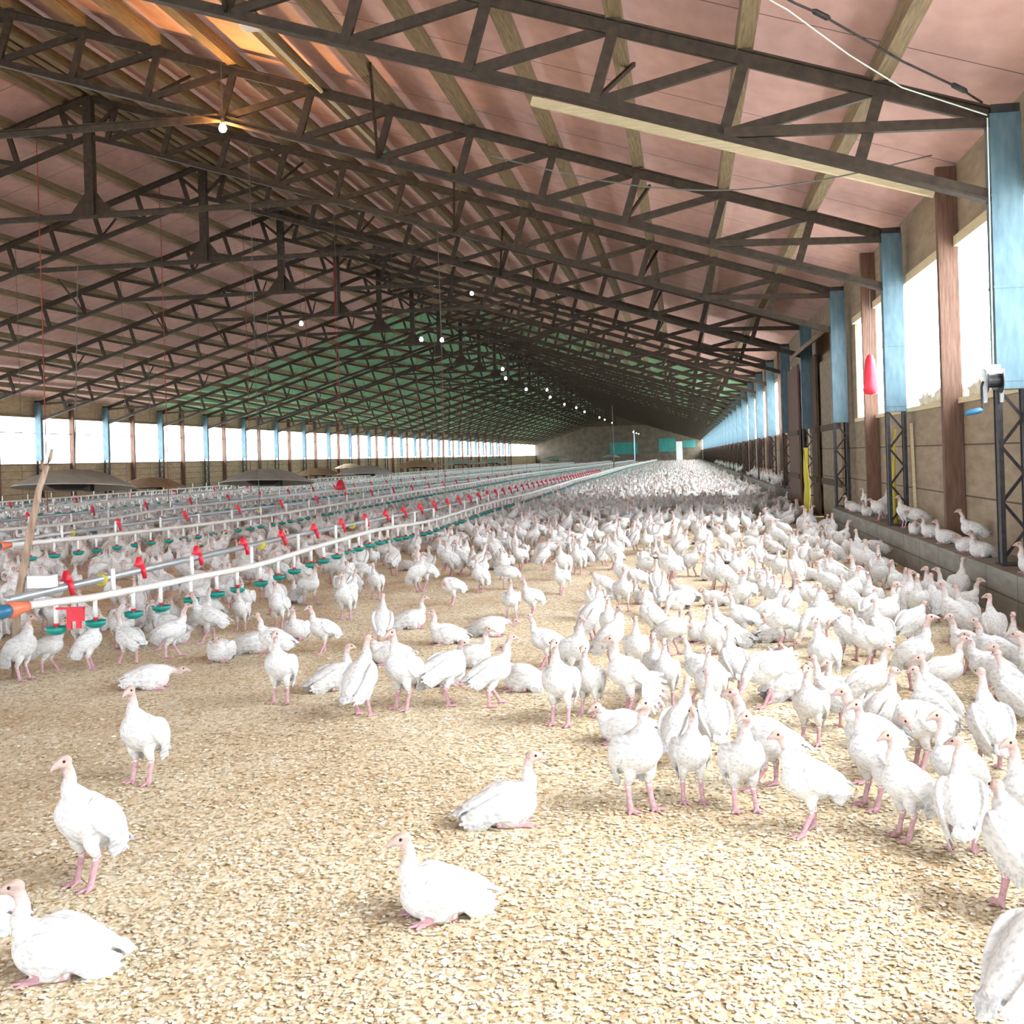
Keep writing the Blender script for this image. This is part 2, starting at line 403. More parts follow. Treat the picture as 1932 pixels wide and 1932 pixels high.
for n in range(5, 31):
    o = copy_tree(pr); o.location = (2 * XR, S(n), 0); o.rotation_euler = (0, 0, PI); tag(o, post_label(n, 1), 'post', 'steel posts along the left wall')
sb = MB(); sb.box(-.085, .085, -.045, .045, KH, WTOP - .02); sm = sb.mesh('timber_stud', M['stud'])
for n in range(1, 31):
    if n in (3, 4): continue
    o = link('timber_stud', sm, None, (XWR - .09, S(n + .5), 0))
    tag(o, 'red brown timber stud on the kerb between the two nearest steel posts' if n == 1 else f'red brown timber stud just beyond the {ORD[n-1]} steel post of the right wall', 'timber stud', 'timber studs along the right wall')
for n in range(5, 31):
    o = link('timber_stud', sm, None, (XWL + .09, S(n + .5), 0))
    tag(o, f'thin timber stud splitting a left window, beyond the {ORD[n-1]} truss', 'timber stud', 'timber studs along the left wall')
# cable across the left openings
b = MB(); b.tube([(XWL + .04, Y_NEAR + .2, 2.52), (XWL + .04, Y_END - .2, 2.52)], .018, 6)
tag(b.build('curtain_cable', M['cord']), 'thin dark cable running across all the left windows', 'cable')

# doorway bays on the right: sliding doors, dark jambs, slanted hood, yellow sheet
def plank_door(name, y0, y1, z1, x, m, label, bars=(.6, 1.5)):
    r = empty(name, (x, (y0 + y1) / 2, 0)); tag(r, label, 'door'); w = (y1 - y0)
    n = max(3, int(w / .16)); p = MB()
    for k in range(n):
        p.box(-.02, .02, -w / 2 + k * w / n + .003, -w / 2 + (k + 1) * w / n - .003, .012, z1)
    p.build('plank_panel', m, r)
    for z in bars:
        q = MB(); q.box(-.05, -.021, -w / 2 + .02, w / 2 - .02, z, z + .1); q.build('cross_rail', M['darktimber'], r)
    return r
plank_door('sliding_door', S(4.45), S(4.965), 2.95, 2.36, M['stud'], 'tall red brown plank door in the closed bays of the right wall, further one')
plank_door('sliding_door', S(3.10), S(3.66), 2.7, 2.40, M['ply'], 'tan boarded door in the closed bays of the right wall, nearer one')
plank_door('sliding_door', S(3.78), S(3.972), 2.9, 2.38, M['darktimber'], 'narrow dark plank door beside the yellow sheet')
b = MB()
b.add([(2.0, S(3.4), 2.86), (2.0, S(3.965), 2.86), (2.46, S(3.965), 3.2), (2.46, S(3.4), 3.2), (2.0, S(3.4), 2.93), (2.0, S(3.965), 2.93), (2.46, S(3.965), 3.27), (2.46, S(3.4), 3.27)],
      [(0, 3, 2, 1), (4, 5, 6, 7), (0, 1, 5, 4), (1, 2, 6, 5), (2, 3, 7, 6), (3, 0, 4, 7)])
tag(b.build('door_hood', M['ply']), 'slanting tan board hood above the closed doorway bays', 'hood board')
b = MB(); n = 16; vs = []
for j in range(n + 1):
    z = .03 + 1.2 * j / n; w = .10 * (1 - .75 * (j / n) ** 1.6)
    for i in range(7):
        t = i / 6 - .5; vs.append((2.16 + .035 * math.sin(i * 2.1 + j * .25), S(3.78) + t * 2 * w * 2.2, z))
b.add(vs, [(j * 7 + i, j * 7 + i + 1, (j + 1) * 7 + i + 1, (j + 1) * 7 + i) for j in range(n) for i in range(6)])
o = b.build('yellow_sheet', M['yellow'], smooth=True); md = o.modifiers.new('thick', 'SOLIDIFY'); md.thickness = .02
tag(o, 'gathered yellow plastic sheet hanging at the dark doorway of the right wall', 'plastic sheet')
b = MB(); b.tube([(XE + .10, S(2) + .13, KH + .02), (XE + .09, S(2) + .12, .9), (XE + .12, S(2) + .13, 1.4)], [.025, .018, .01], 8)
tag(b.build('yellow_rod', M['yellow'], smooth=True), 'yellow rod standing in the open foot of the second steel post', 'rod')
b = MB(); b.beam((XE + .28, S(2) - .05, KH), (XE + .26, S(2) - .05, 1.45), .02, .03)
tag(b.build('pale_batten', M['pale']), 'thin pale batten standing beside the second steel post', 'batten')
# timber frame beside the winch post
r = empty('timber_trestle', (0, 0, 0)); tag(r, 'dark rough timber trestle standing on the kerb right of the winch post', 'timber trestle')
for nm, a, e, w, h in (('rail', (2.47, S(1) - .55, 1.22), (2.47, S(1) + .02, 1.22), .05, .05), ('brace', (2.44, S(1) - .36, .34), (2.44, S(1) - .06, 1.5), .03, .06),
                       ('brace', (2.46, S(1) - .16, .34), (2.46, S(1) - .5, 1.2), .03, .05), ('upright', (2.46, S(1) - .58, .34), (2.46, S(1) - .58, 1.35), .06, .08)):
    b = MB(); b.beam(a, e, w, h, side=(1, 0, 0)); b.build(nm, M['darktimber'], r)

# ------------------------------------------------------------------ winch with blue crank, its rope, red float
r = empty('hand_winch', (2.17, S(1) - .10, 1.66)); tag(r, 'small cable winch with a blue crank grip on the nearest steel post', 'winch')
b = MB()
for sx in (-.055, .055):
    b.add([(sx - .004, -.05, -.17), (sx + .004, -.05, -.17), (sx + .004, .06, -.17), (sx - .004, .06, -.17), (sx - .004, -.09, .05), (sx + .004, -.09, .05), (sx + .004, .06, .09), (sx - .004, .06, .09)],
          [(0, 1, 2, 3), (4, 7, 6, 5), (0, 4, 5, 1), (1, 5, 6, 2), (2, 6, 7, 3), (3, 7, 4, 0)])
b.box(-.06, .06, .02, .034, .0, .10); b.box(-.06, .06, -.08, -.07, .03, .06); b.build('frame', M['chrome'], r)
b = MB(); b.tube([(-.05, -.02, -.02), (.05, -.02, -.02)], .045, 16); b.tube([(-.052, -.02, -.02), (-.046, -.02, -.02)], .085, 20); b.tube([(.046, -.02, -.02), (.052, -.02, -.02)], .085, 20)
b.build('drum', M['darksteel'], r)
b = MB(); b.tube([(-.07, -.02, -.02), (-.085, -.03, -.06), (-.085, -.05, -.22)], .009, 8); b.build('crank', M['darksteel'], r)
b = MB(); b.tube([(-.085, -.05, -.22), (-.10, -.05, -.222), (-.13, -.05, -.228), (-.20, -.05, -.24), (-.205, -.05, -.24)], [.010, .018, .021, .018, .01], 12); b.build('grip', M['blue'], r, True)
b = MB(); b.tube([(2.17, S(1) - .125, 1.69), (2.185, S(1) - .11, 3.5)], .005, 6)
tag(b.build('winch_rope', M['whitecord']), 'thin pale rope rising from the winch up the nearest steel post', 'rope')
b = MB(); b.tube([(2.185, S(1) - .105, 3.52), (1.60, S(1) - .17, 3.74), (1.19, S(1) - .54, 3.88), (.75, S(1) - 1.0, 4.05), (-.3, S(1) - 1.8, 4.4)], .005, 6)
tag(b.build('winch_rope', M['whitecord']), 'thin pale rope running under the roof from the top of the nearest post', 'rope')
r = empty('brace_cable', (0, 0, 0)); tag(r, 'dark bracing cable with turnbuckles under the pink roof at the top right', 'cable')
pts = [(2.17, S(1) - .04, 3.63), (1.95, 8.41, 3.66), (1.53, 8.17, 3.80), (.95, 7.68, 3.98), (.78, 7.58, 4.03), (-.4, 6.7, 4.42)]
b = MB(); b.tube(pts, .008, 6); b.build('cable', M['darksteel'], r)
for p in ((1.95, 8.41, 3.66), (.95, 7.68, 3.98)):
    p = Vector(p); d = Vector((.42, .24, -.15)).normalized(); b = MB(); b.tube([p - d * .07, p - d * .05, p + d * .05, p + d * .07], [.010, .02, .02, .010], 8); b.build('turnbuckle', M['darksteel'], r)
b = MB(); w = []
for k in range(17):
    t = k / 16; w.append((-1.6 + 3.75 * t, 10.1 + .2 * t, 3.86 - .2 * t - .30 * math.sin(PI * min(1, t * 1.0)) + .0))
b.tube(w, .007, 6); tag(b.build('hanging_wire', M['cord']), 'slack dark wire sagging between the two nearest trusses', 'wire')
b = MB(); b.beam((-1.34, S(1.5), 4.60), (2.315, S(1.5), 3.492), .05, .085)
tag(b.build('timber_rafter', M['pale']), 'long pale timber rafter sloping down to the nearest brown stud', 'rafter')
r = empty('conduit', (0, 0, 0)); tag(r, 'yellowish conduit tube with a socket box under the pink roof at the top left', 'conduit')
b = MB(); b.tube([(-4.10, 11.1, 5.58), (-4.12, 16.2, 5.62)], .022, 8); b.build('tube', M['pale'], r, True)
b = MB(); b.box(-4.17, -4.03, 10.86, 11.06, 5.50, 5.64); b.build('socket_box', M['whitepaint'], r)
b = MB(); b.box(-4.16, -4.08, 16.2, 16.28, 5.58, 5.66); b.build('end_cap', M['green'], r)

r = empty('red_drinker', (2.30, 14.86, 2.10)); tag(r, 'red plastic bell drinker hung up at the window of the right wall', 'drinker')
b = MB(); b.lathe((0, 0, 0), [(.0, .25), (.03, .24), (.055, .18), (.075, .05), (.09, -.12), (.095, -.2), (.07, -.24), (.0, -.25)], 20); b.build('bell', M['red'], r, True)
b = MB(); b.tube([(0, 0, .24), (.02, 0, 1.1)], .006, 6); b.build('hanger', M['cord'], r)

# ------------------------------------------------------------------ drinker and feeder lines
def wav(pts, y):
    for (a, b_) in zip(pts, pts[1:]):
        if y <= b_[0]:
            t = (y - a[0]) / (b_[0] - a[0]); t = t * t * (3 - 2 * t) * .6 + t * .4
            return a[1] + (b_[1] - a[1]) * t
    return pts[-1][1]
def cup_mesh():
    b = MB()
    b.tube([(0, 0, 0), (0, 0, -.11)], .013, 8, 0)                                   # white drop pipe
    b.tube([(0, 0, -.108), (0, 0, -.122)], [.016, .016], 10, 1)                      # red ring
    b.tube([(0, 0, -.12), (0, 0, -.15)], .006, 6, 1)
    b.lathe((0, 0, -.17), [(.0, .0), (.03, .0), (.056, .016), (.062, .042), (.056, .042), (.048, .018), (.0, .010)], 16, 2)
    return b.mesh('drinker_cup', [M['pvc'], M['red'], M['green']], True)
cupm = cup_mesh()
hang = MB(); hang.tube([(0, 0, -.01), (0, 0, .15)], .014, 8); hangm = hang.mesh('hanger_sleeve', M['pvc'], True)
nearname = ['nearest', 'second', 'third', 'fourth', 'fifth']
def drinker_line(i, x, pts, y0, y1, step, ncup):
    r = empty('drinker_line', (x, y0, 0)); tag(r, f'{nearname[i]} white drinker pipe with green cups, counted from the open shavings', 'drinker line', 'drinker lines along the barn')
    b = MB(); ys = list(np.linspace(y0, y1, 90)) if i else list(y0 + (y1 - y0) * np.linspace(0, 1, 110) ** 2)
    b.tube([(.02 * math.sin(y * .8), y - y0, wav(pts, y)) for y in ys], .022, 10); b.build('pipe', M['pvc'], r, True)
    y = y0 + .32; k = 0; rest = MB()
    while y < y1 - .2:
        if k < ncup:
            link('drinker_cup', cupm, r, (.02 * math.sin(y * .8), y - y0, wav(pts, y) - .01)).rotation_euler = (0, 0, y * 3)
        else:
            z = wav(pts, y); rest.tube([(0, y - y0, z), (0, y - y0, z - .13)], .013, 5, 0); rest.lathe((0, y - y0, z - .18), [(0, 0), (.05, .01), (.058, .03), (0, .03)], 8, 1)
        y += step * (1 + .12 * math.sin(k * 2.3)); k += 1
    if rest.v: o = rest.build('drinker_cups', [M['pvc'], M['green']], r); o['kind'] = 'stuff'
    for k in range(14):
        y = y0 + 1.0 + k * 1.15
        if y < y1: link('hanger_sleeve', hangm, r, (-.03, y - y0, wav(pts, y)))
    b = MB(); b.tube([(0, -.18, wav(pts, y0)), (0, -.15, wav(pts, y0)), (0, -.04, wav(pts, y0)), (0, 0, wav(pts, y0))], [.035, .045, .03, .03], 12); b.build('end_cap', M['coral'], r, True)
    b = MB(); b.tube([(0, -.24, wav(pts, y0)), (0, -.17, wav(pts, y0))], .036, 12); b.build('end_plug', M['blue'], r, True)
    return r
P1 = [(5.6, .50), (6.6, .45), (7.5, .43), (9, .40), (10.6, .43), (12.5, .44), (15.5, .38), (20, .42), (26, .41), (40, .48), (76, .55), (150, .5)]
P2 = [(9.5, .53), (12.8, .47), (14.3, .44), (17.1, .43), (28.2, .48), (48, .55), (150, .5)]
P3 = [(12, .46), (14.6, .44), (17, .41), (19.4, .48), (23, .49), (48, .52), (150, .5)]
drinker_line(0, -3.45, P1, 5.69, 150, .43, 90)
drinker_line(1, -6.4, P2, 10.3, 150, .45, 70)
drinker_line(2, -9.2, P3, 13.2, 150, .5, 50)
drinker_line(3, -13.2, P3, 18.5, 140, .6, 20)
drinker_line(4, -17.0, P3, 25, 140, .6, 10)
coneb = MB()
coneb.lathe((0, 0, .045), [(.0, .060), (.014, .056), (.024, .036), (.039, .0), (.036, -.005), (.0, -.005)], 14)
coneb.tube([(.0, 0, .05), (.035, -.01, .02), (.048, -.015, -.045)], [.022, .019, .014], 10)
conem = coneb.mesh('red_cone', M['red'], True)
ringb = MB(); ringb.tube([(0, -.014, 0), (0, .014, 0)], .038, 14); ringm = ringb.mesh('yellow_ring', M['yellow'], True)
def feeder_line(i, x, z, y0, y1, step, ncone):
    r = empty('feeder_line', (x, y0, z)); tag(r, f'{nearname[i]} grey feeder tube with red cones, counted from the open shavings', 'feeder line', 'feeder lines along the barn')
    b = MB(); b.tube([(.015 * math.sin(y), y, .02 * math.sin(y * .35)) for y in np.linspace(0, y1 - y0, 60)], .024, 10); b.build('tube', M['tube'], r, True)
    rest = MB()
    for k in range(int((y1 - y0 - 1) / step)):
        y = .62 + k * step
        if k < ncone: link('red_cone', conem, r, (0, y, .0))
        elif k % 3 == 0: rest.lathe((0, y, .045), [(0, .05), (.02, .03), (.032, 0), (0, 0)], 6)
        if k < 9 and k % 3 == 0: link('yellow_ring', ringm, r, (0, y + step * .45, .0))
    if rest.v: o = rest.build('red_cones', M['red'], r); o['kind'] = 'stuff'
    return r
feeder_line(0, -3.72, .50, 5.95, 150, .95, 48)
feeder_line(1, -6.75, .52, 10.6, 150, 1.9, 22)
feeder_line(2, -9.6, .52, 13.4, 150, 1.9, 18)
feeder_line(3, -13.6, .52, 18.7, 140, 2.6, 9)
b = MB(); b.box(-3.80, -3.66, 6.28, 6.37, .530, .60); b.box(-3.735, -3.722, 6.2705, 6.2795, .555, .575)
tag(b.build('control_box', M['pvc']), 'small white control box on the near end of the grey feeder tube', 'box')
b = MB(); b.box(-3.40, -3.30, 5.995, 6.012, .375, .445)
b.box(-3.40, -3.375, 5.995, 6.012, .33, .377); b.box(-3.345, -3.32, 5.995, 6.012, .335, .377); b.box(-3.46, -3.30, 5.99, 6.02, .44, .452)
tag(b.build('red_bracket', M['red']), 'red plastic bracket under the near end of the white drinker pipe', 'bracket')
# wooden stick with a forked tip standing at the end of the lines
b = MB(); b.tube([(-3.90, 6.3, .012), (-3.885, 6.3, .4), (-3.80, 6.3, .78), (-3.72, 6.3, 1.10), (-3.665, 6.3, 1.24)], [.026, .024, .022, .019, .016], 10)
b.tube([(-3.68, 6.3, 1.21), (-3.645, 6.3, 1.28), (-3.63, 6.3, 1.335)], [.014, .012, .009], 8); b.tube([(-3.68, 6.3, 1.20), (-3.70, 6.3, 1.27)], [.013, .008], 8)
tag(b.build('wooden_stick', M['bark'], smooth=True), 'peeled wooden stick with a forked tip standing behind the drinker pipe end', 'stick')
# bucket at the pipe end
r = empty('bucket', (-4.02, 5.86, 0)); tag(r, 'dark blue bucket at the left frame edge under the pipe end', 'bucket')
b = MB(); b.lathe((0, 0, 0), [(.0, .012), (.10, .012), (.105, .0), (.135, .34), (.145, .345), (.145, .36), (.128, .36), (.10, .03), (.0, .03)], 22); b.build('body', M['blue'], r, True)
b = MB(); b.tube([(-.14, 0, .34), (-.12, 0, .43), (0, 0, .47), (.12, 0, .43), (.14, 0, .34)], .005, 6); b.build('handle', M['darksteel'], r)

# ------------------------------------------------------------------ brooder heaters
def make_brooder(m):
    r = empty('brooder_heater')
    b = MB(); b.lathe((0, 0, 0), [(.0, .29), (.22, .28), (.42, .245), (.62, .175), (.80, .085), (.93, .02), (.95, .0), (.93, .005), (.80, .07), (.6, .155), (.4, .225), (.2, .26), (.0, .27)], 40); b.build('hood', m, r, True)
    b = MB(); b.lathe((-.08, 0, -.03), [(.0, .0), (.22, .005), (.33, .05), (.35, .085), (.2, .11), (.0, .12)], 28); b.build('burner_tray', M['darksteel'], r, True)
    b = MB(); b.tube([(0, 0, .28), (0, 0, 3.6)], .008, 6); b.build('hanging_chain', M['cord'], r)
    b = MB(); b.box(.18, .30, -.06, .06, -.06, .10); b.build('gas_valve', M['black'], r)
    return r
bg = make_brooder(M['hood']); bb = make_brooder(M['hoodbrown'])
BRO = [(-9.62, 17.33, .94, 0, 'wide grey brooder hood nearest the camera, behind the forked stick'), (-8.46, 22.86, .84, 0, 'grey brown brooder hood, second one along the left windows'),
       (-14.57, 30.3, .69, 1, 'rusty brown brooder hood peeping out behind the nearest grey one'), (-10.29, 36.84, .82, 0, 'brooder hood right behind the lifted red feeder cone, third in the row'),
       (-14.45, 44.75, .75, 1, 'small brown brooder hood beyond the second grey one'), (-10.25, 44.35, .95, 1, 'rusty brown brooder hood, fourth in the row'),
       (-11.32, 58.61, .97, 0, 'tan grey brooder hood, fifth in the row'), (-11.33, 68.65, .94, 0, 'pale brooder hood, sixth in the row'), (-19.79, 67.4, .88, 1, 'tiny brown brooder hood close to the left windows'),
       (-8.9, 80, .97, 0, 'pale brooder hood, seventh in the row'), (-10.5, 96, .97, 0, 'tiny pale brooder hood, eighth in the row'), (-7.5, 120, 1.0, 0, 'tiny pale brooder hood nearest the far end wall')]
used = [False, False]
for (x, y, z, k, lab) in BRO:
    src = (bg, bb)[k]
    o = src if not used[k] else copy_tree(src); used[k] = True
    o.location = (x, y, z); o.rotation_euler = (-.085 if y < 30 else -.03, 0, 0); tag(o, lab, 'brooder heater', 'brooder heaters hung over the flock')
# a lifted red feeder cone
b = MB(); b.lathe((-6.9, 22.8, .72), [(.0, .16), (.05, .14), (.09, .04), (.11, -.05), (.0, -.06)], 18); b.tube([(-6.9, 22.8, .86), (-6.9, 22.8, 5.3)], .005, 5)
tag(b.build('hanging_bell', M['red'], smooth=True), 'big red bell drinker lifted above the rest, in front of the third brooder', 'drinker')

# ------------------------------------------------------------------ bulbs and cords
def make_bulb(mb):
    r = empty('pendant_lamp')
    b = MB(); b.lathe((0, 0, 0), [(.0, -.085), (.03, -.078), (.045, -.05), (.045, -.03), (.03, .0), (.018, .03), (.0, .03)], 16); b.build('bulb', mb, r, True)
    b = MB(); b.tube([(0, 0, .02), (0, 0, .09)], .022, 10); b.build('socket', M['black'], r)
    b = MB(); b.tube([(0, 0, .08), (0, 0, .9)], .005, 5); b.build('cord', M['cord'], r)
    return r
bu = make_bulb(M['warmbulb']); bu2 = make_bulb(M['bulb']); first = second = True
BUL = [(-5.32, S(2) - .08, 5.27, 'bright lamp nearest the camera, lighting the roof sheets orange'), (-9.0, 26.92, 4.62, 'lamp hanging alone in front of the left roof slope'), (-5.3, 29.6, 5.52, 'lamp hanging high among the trusses of the right slope'),
       (-6.02, 29.09, 4.30, 'lamp with a lime green glow on the roof behind it'), (-6.6, 29.3, 4.36, 'faint lamp just beside the lime green glow')]
names = 'first second third fourth fifth sixth seventh eighth ninth tenth eleventh twelfth'.split()
for k, (y, z) in enumerate([(38.96, 4.26), (39.6, 3.99), (44.88, 3.9), (51.87, 4.25), (53.04, 3.98), (59.45, 3.91), (66, 4), (71.66, 3.96), (84.36, 3.99), (90, 4), (99.4, 4), (141, 3.95), (150, 3.98), (157.6, 4.0)]):
    BUL.append((-6.0, y, z, f'{names[k]} lamp of the row running to the far end wall' if k < 12 else 'tiny lamp at the far end of the row'))
for (x, y, z, lab) in BUL:
    if first: o = bu; first = False
    elif second: o = bu2; second = False
    else: o = copy_tree(bu2)
    o.location = (x, y, z); tag(o, lab, 'lamp', 'hanging lamps down the barn')
def cord(x, y, z0, z1, m, lab, grp):
    b = MB(); b.tube([(x, y, z0), (x + .01, y, (z0 + z1) / 2), (x, y, z1)], .009 if m == 'redcord' else .006, 5)
    tag(b.build('suspension_rope', M[m]), lab, 'rope', grp)
for n in (3, 4, 5, 6, 8, 9, 10, 11):
    cord(-10.45, S(n) + .05, .55, 7.0, 'redcord', f'reddish rope hanging from the {ORD[n-1]} roof truss', 'red ropes from the trusses')
for n in range(3, 12):
    for i, (x, z) in enumerate(((-6.75, .56), (-13.6, .56))):
        cord(x, S(n) - .05, z, chord_z(x) - .15, 'cord', f'thin grey rope from the {ORD[n-1]} truss down to the {("second", "fourth")[i]} feeder tube', 'grey ropes from the trusses')
cord(-3.72, S(3), .53, 5.2, 'cord', 'thin grey rope from the third truss down to the nearest feeder tube', 'grey ropes from the trusses')
for k, y in enumerate((70.0, 100.0)):
    b = MB(); b.tube([(-4.2, y, 0), (-4.2, y, 4.2 if k == 0 else 3.3)], .04 if k else .03, 8)
    tag(b.build('support_pole', M['tube'] if k else M['cord']), ('thin dark pole standing far down the flock' if k == 0 else 'pale pole standing in front of the far end wall'), 'pole')

# ------------------------------------------------------------------ loose flakes of shavings near the camera (stuff)
def flakes(n):
    v, f = [], []
    u = rng.random((n, 6))
    d = 1.9 + 5.6 * u[:, 0] ** 1.35
    ang = (u[:, 1] - .5) * .95 - .02
    x = d * np.sin(ang) - d * .10; y = d * np.cos(ang)
    L_ = .0025 + .007 * u[:, 2] ** 2; W_ = L_ * (.45 + .4 * u[:, 3]); a = u[:, 4] * 2 * PI
    ca, sa = np.cos(a), np.sin(a); lift = .0008 + .002 * u[:, 5]; tilt = (rng.random(n) - .5) * .7; curl = .25 * (rng.random(n))
    ver = np.zeros((n, 6, 3))
    for k, (p, q, c) in enumerate(((-1, -1, 0), (-1, 1, 0), (0, -1, 1), (0, 1, 1), (1, -1, 0), (1, 1, 0))):
        lx, ly = p * L_, q * W_
        ver[:, k, 0] = x + lx * ca - ly * sa; ver[:, k, 1] = y + lx * sa + ly * ca
        ver[:, k, 2] = np.maximum(.0008, lift + tilt * ly + (1 - abs(p)) * curl * L_ + .002)
    base = (np.arange(n) * 6)[:, None]
    faces = np.concatenate([base + np.array([0, 2, 3, 1]), base + np.array([2, 4, 5, 3])], 0)
    return raw_mesh('wood_shavings', ver.reshape(-1, 3), faces, M['flake'])
def raw_mesh(name, co, quads, m):
    me = bpy.data.meshes.new(name); nf, k = quads.shape
    me.vertices.add(len(co)); me.vertices.foreach_set('co', np.ascontiguousarray(co, dtype=np.float32).ravel())
    me.loops.add(nf * k); me.loops.foreach_set('vertex_index', np.ascontiguousarray(quads, dtype=np.int32).ravel())
    me.polygons.add(nf); me.polygons.foreach_set('loop_start', np.arange(nf, dtype=np.int32) * k)
    me.update(calc_edges=True); me.materials.append(m); return me
o = link('wood_shavings', flakes(95000)); tag(o, 'loose pale wood shavings strewn over the open floor', 'wood shavings', None, 'stuff')

# ------------------------------------------------------------------ turkeys
WHITE, GREY, SKIN, TAN, LEG, BEAK, EYE = (.70, .70, .69), (.56, .58, .62), (.58, .43, .40), (.52, .375, .285), (.56, .33, .36), (.50, .38, .36), (.012, .016, .022)
def crom(P, n):
    P = [Vector(p) for p in P]; P = [P[0] * 2 - P[1]] + P + [P[-1] * 2 - P[-2]]; out = []
    m = len(P) - 3
    for k in range(n + 1):
        t = k / n * m; i = min(int(t), m - 1); u = t - i; a, b_, c, d = P[i:i + 4]
        out.append(.5 * ((2 * b_) + (c - a) * u + (2 * a - 5 * b_ + 4 * c - d) * u * u + (3 * b_ - a - 3 * c + d) * u ** 3))
    return out
def loft(path, rad, n=14, seg=12, side=None):
    """lofted limb: rad = [(half width, half height)] along the path, width along `side`"""
    pts = crom(path, n); rr = crom([(r[0], r[1], 0) for r in rad], n); v, f = [], []
    for i, p in enumerate(pts):
        d = (pts[min(i + 1, n)] - pts[max(i - 1, 0)])
        d = d.normalized() if d.length > 1e-9 else Vector((1, 0, 0))
        s_ = Vector(side) if side else Vector((0, 1, 0)); s_ = (s_ - d * s_.dot(d))
        s_ = s_.normalized() if s_.length > 1e-4 else Vector((1, 0, 0)); u = d.cross(s_)
        w, h = max(.0006, rr[i].x), max(.0006, rr[i].y)
        for k in range(seg):
            a = 2 * PI * k / seg; v.append(p + s_ * math.cos(a) * w + u * math.sin(a) * h)
    for i in range(n):
        for k in range(seg): f.append((i * seg + k, i * seg + (k + 1) % seg, (i + 1) * seg + (k + 1) % seg, (i + 1) * seg + k))
    f.append(tuple(range(seg))[::-1]); f.append(tuple(n * seg + k for k in range(seg)))
    return v, f
def turkey_parts(pitch=37, zc=.197, head=(.080, 0, .372), yaw=0, hp=-8, legs='stand', fan=False, droop=0, neckr=1.0, tailup=0):
    """list of (verts, faces, colour) for one bird facing +x with its feet at z = 0"""
    R = Matrix.Rotation(-math.radians(pitch), 3, 'Y'); c0 = Vector((0, 0, zc))
    B = lambda x, y, z: c0 + R @ Vector((x, y, z))
    P = []
    P.append((*loft([B(-.135, 0, .012), B(-.11, 0, .008), B(-.075, 0, .0), B(-.035, 0, -.004), B(.01, 0, -.006), B(.05, 0, -.004), B(.082, 0, .004), B(.104, 0, .014)],
                    [(.012, .010), (.036, .030), (.056, .050), (.069, .066), (.073, .073), (.066, .068), (.046, .050), (.012, .014)], 20, 18), WHITE))
    h = Vector(head); nb = B(.066, 0, .022); fw = R @ Vector((1, 0, 0))
    hd = Matrix.Rotation(math.radians(yaw), 3, 'Z') @ Matrix.Rotation(-math.radians(hp), 3, 'Y') @ Vector((1, 0, 0))
    m1 = nb.lerp(h, .26) + fw * .016; m2 = nb.lerp(h, .60) + Vector((-.004, 0, .0)); hb = h - hd * .012 + Vector((0, 0, -.018))
    npts = [B(.03, 0, .008), nb, m1, m2, hb, h - hd * .004]
    P.append((*loft(npts, [(.05, .052), (.040, .042), (.0245 * neckr, .026 * neckr), (.0170 * neckr, .0180 * neckr), (.0145, .0155), (.014, .014)], 18, 12), 'neck'))
    sd = Vector((0, 0, 1)).cross(hd).normalized(); up = hd.cross(sd)
    P.append((*loft([h - hd * .024, h - hd * .014, h, h + hd * .016, h + hd * .030 - up * .003], [(.008, .008), (.0165, .0175), (.0185, .0195), (.0135, .015), (.0075, .0085)], 12, 12, sd), SKIN))
    P.append((*loft([h + hd * .022 - up * .003, h + hd * .037 - up * .006, h + hd * .047 - up * .013], [(.0095, .0105), (.0065, .0075), (.0018, .0025)], 6, 8, sd), BEAK))
    for s_ in (-1, 1):
        dr = droop if s_ == 1 else 0
        if not (fan and s_ == 1):
            P.append((*loft([B(.062, s_ * .050, .020), B(.02, s_ * .070, .012), B(-.04, s_ * .070, .002 - dr * .2), B(-.10, s_ * .050, -.008 - dr * .6), B(-.150, s_ * .028, -.014 - dr)],
                            [(.010, .020), (.014, .047), (.013, .043), (.008, .026), (.003, .007)], 14, 10, R @ Vector((0, 1, 0))), WHITE))
            for k in range(4):
                P.append((*loft([B(-.02 - k * .012, s_ * .073, -.012 - k * .006), B(-.085, s_ * (.060 - .003 * k), -.030 - k * .008 - dr * .5), B(-.160 + k * .014, s_ * (.034 + .003 * k), -.030 - k * .013 - dr * 1.2)],
                                [(.004, .012), (.0045, .013), (.002, .006)], 8, 8, R @ Vector((0, 1, 0))), GREY if k % 2 else WHITE))
        else:
            for k in range(9):
                a = math.radians(-8 - k * 11); dv = Vector((-math.cos(a) * .9, .12 + .01 * k, math.sin(a))); st = B(-.01 - .004 * k, .072, .012 - .004 * k); ln = .13 + .055 * math.sin(k / 8 * PI)
                P.append((*loft([st, st + dv * ln * .5, st + dv * ln], [(.0035, .010), (.004, .015), (.002, .008)], 8, 8, (0, 1, 0)), GREY if k % 2 else WHITE))
            P.append((*loft([B(.05, .055, .02), B(.0, .074, .01), B(-.05, .078, -.01)], [(.012, .02), (.016, .04), (.01, .03)], 8, 10), WHITE))
    for k in (-2, -1, 0, 1, 2):
        P.append((*loft([B(-.105, k * .006, .010), B(-.145, k * .011, .006 + tailup * .5), B(-.180 + abs(k) * .010, k * .017, -.006 + tailup)], [(.012, .006), (.015, .004), (.009, .0025)], 8, 8), WHITE if k % 2 else GREY))
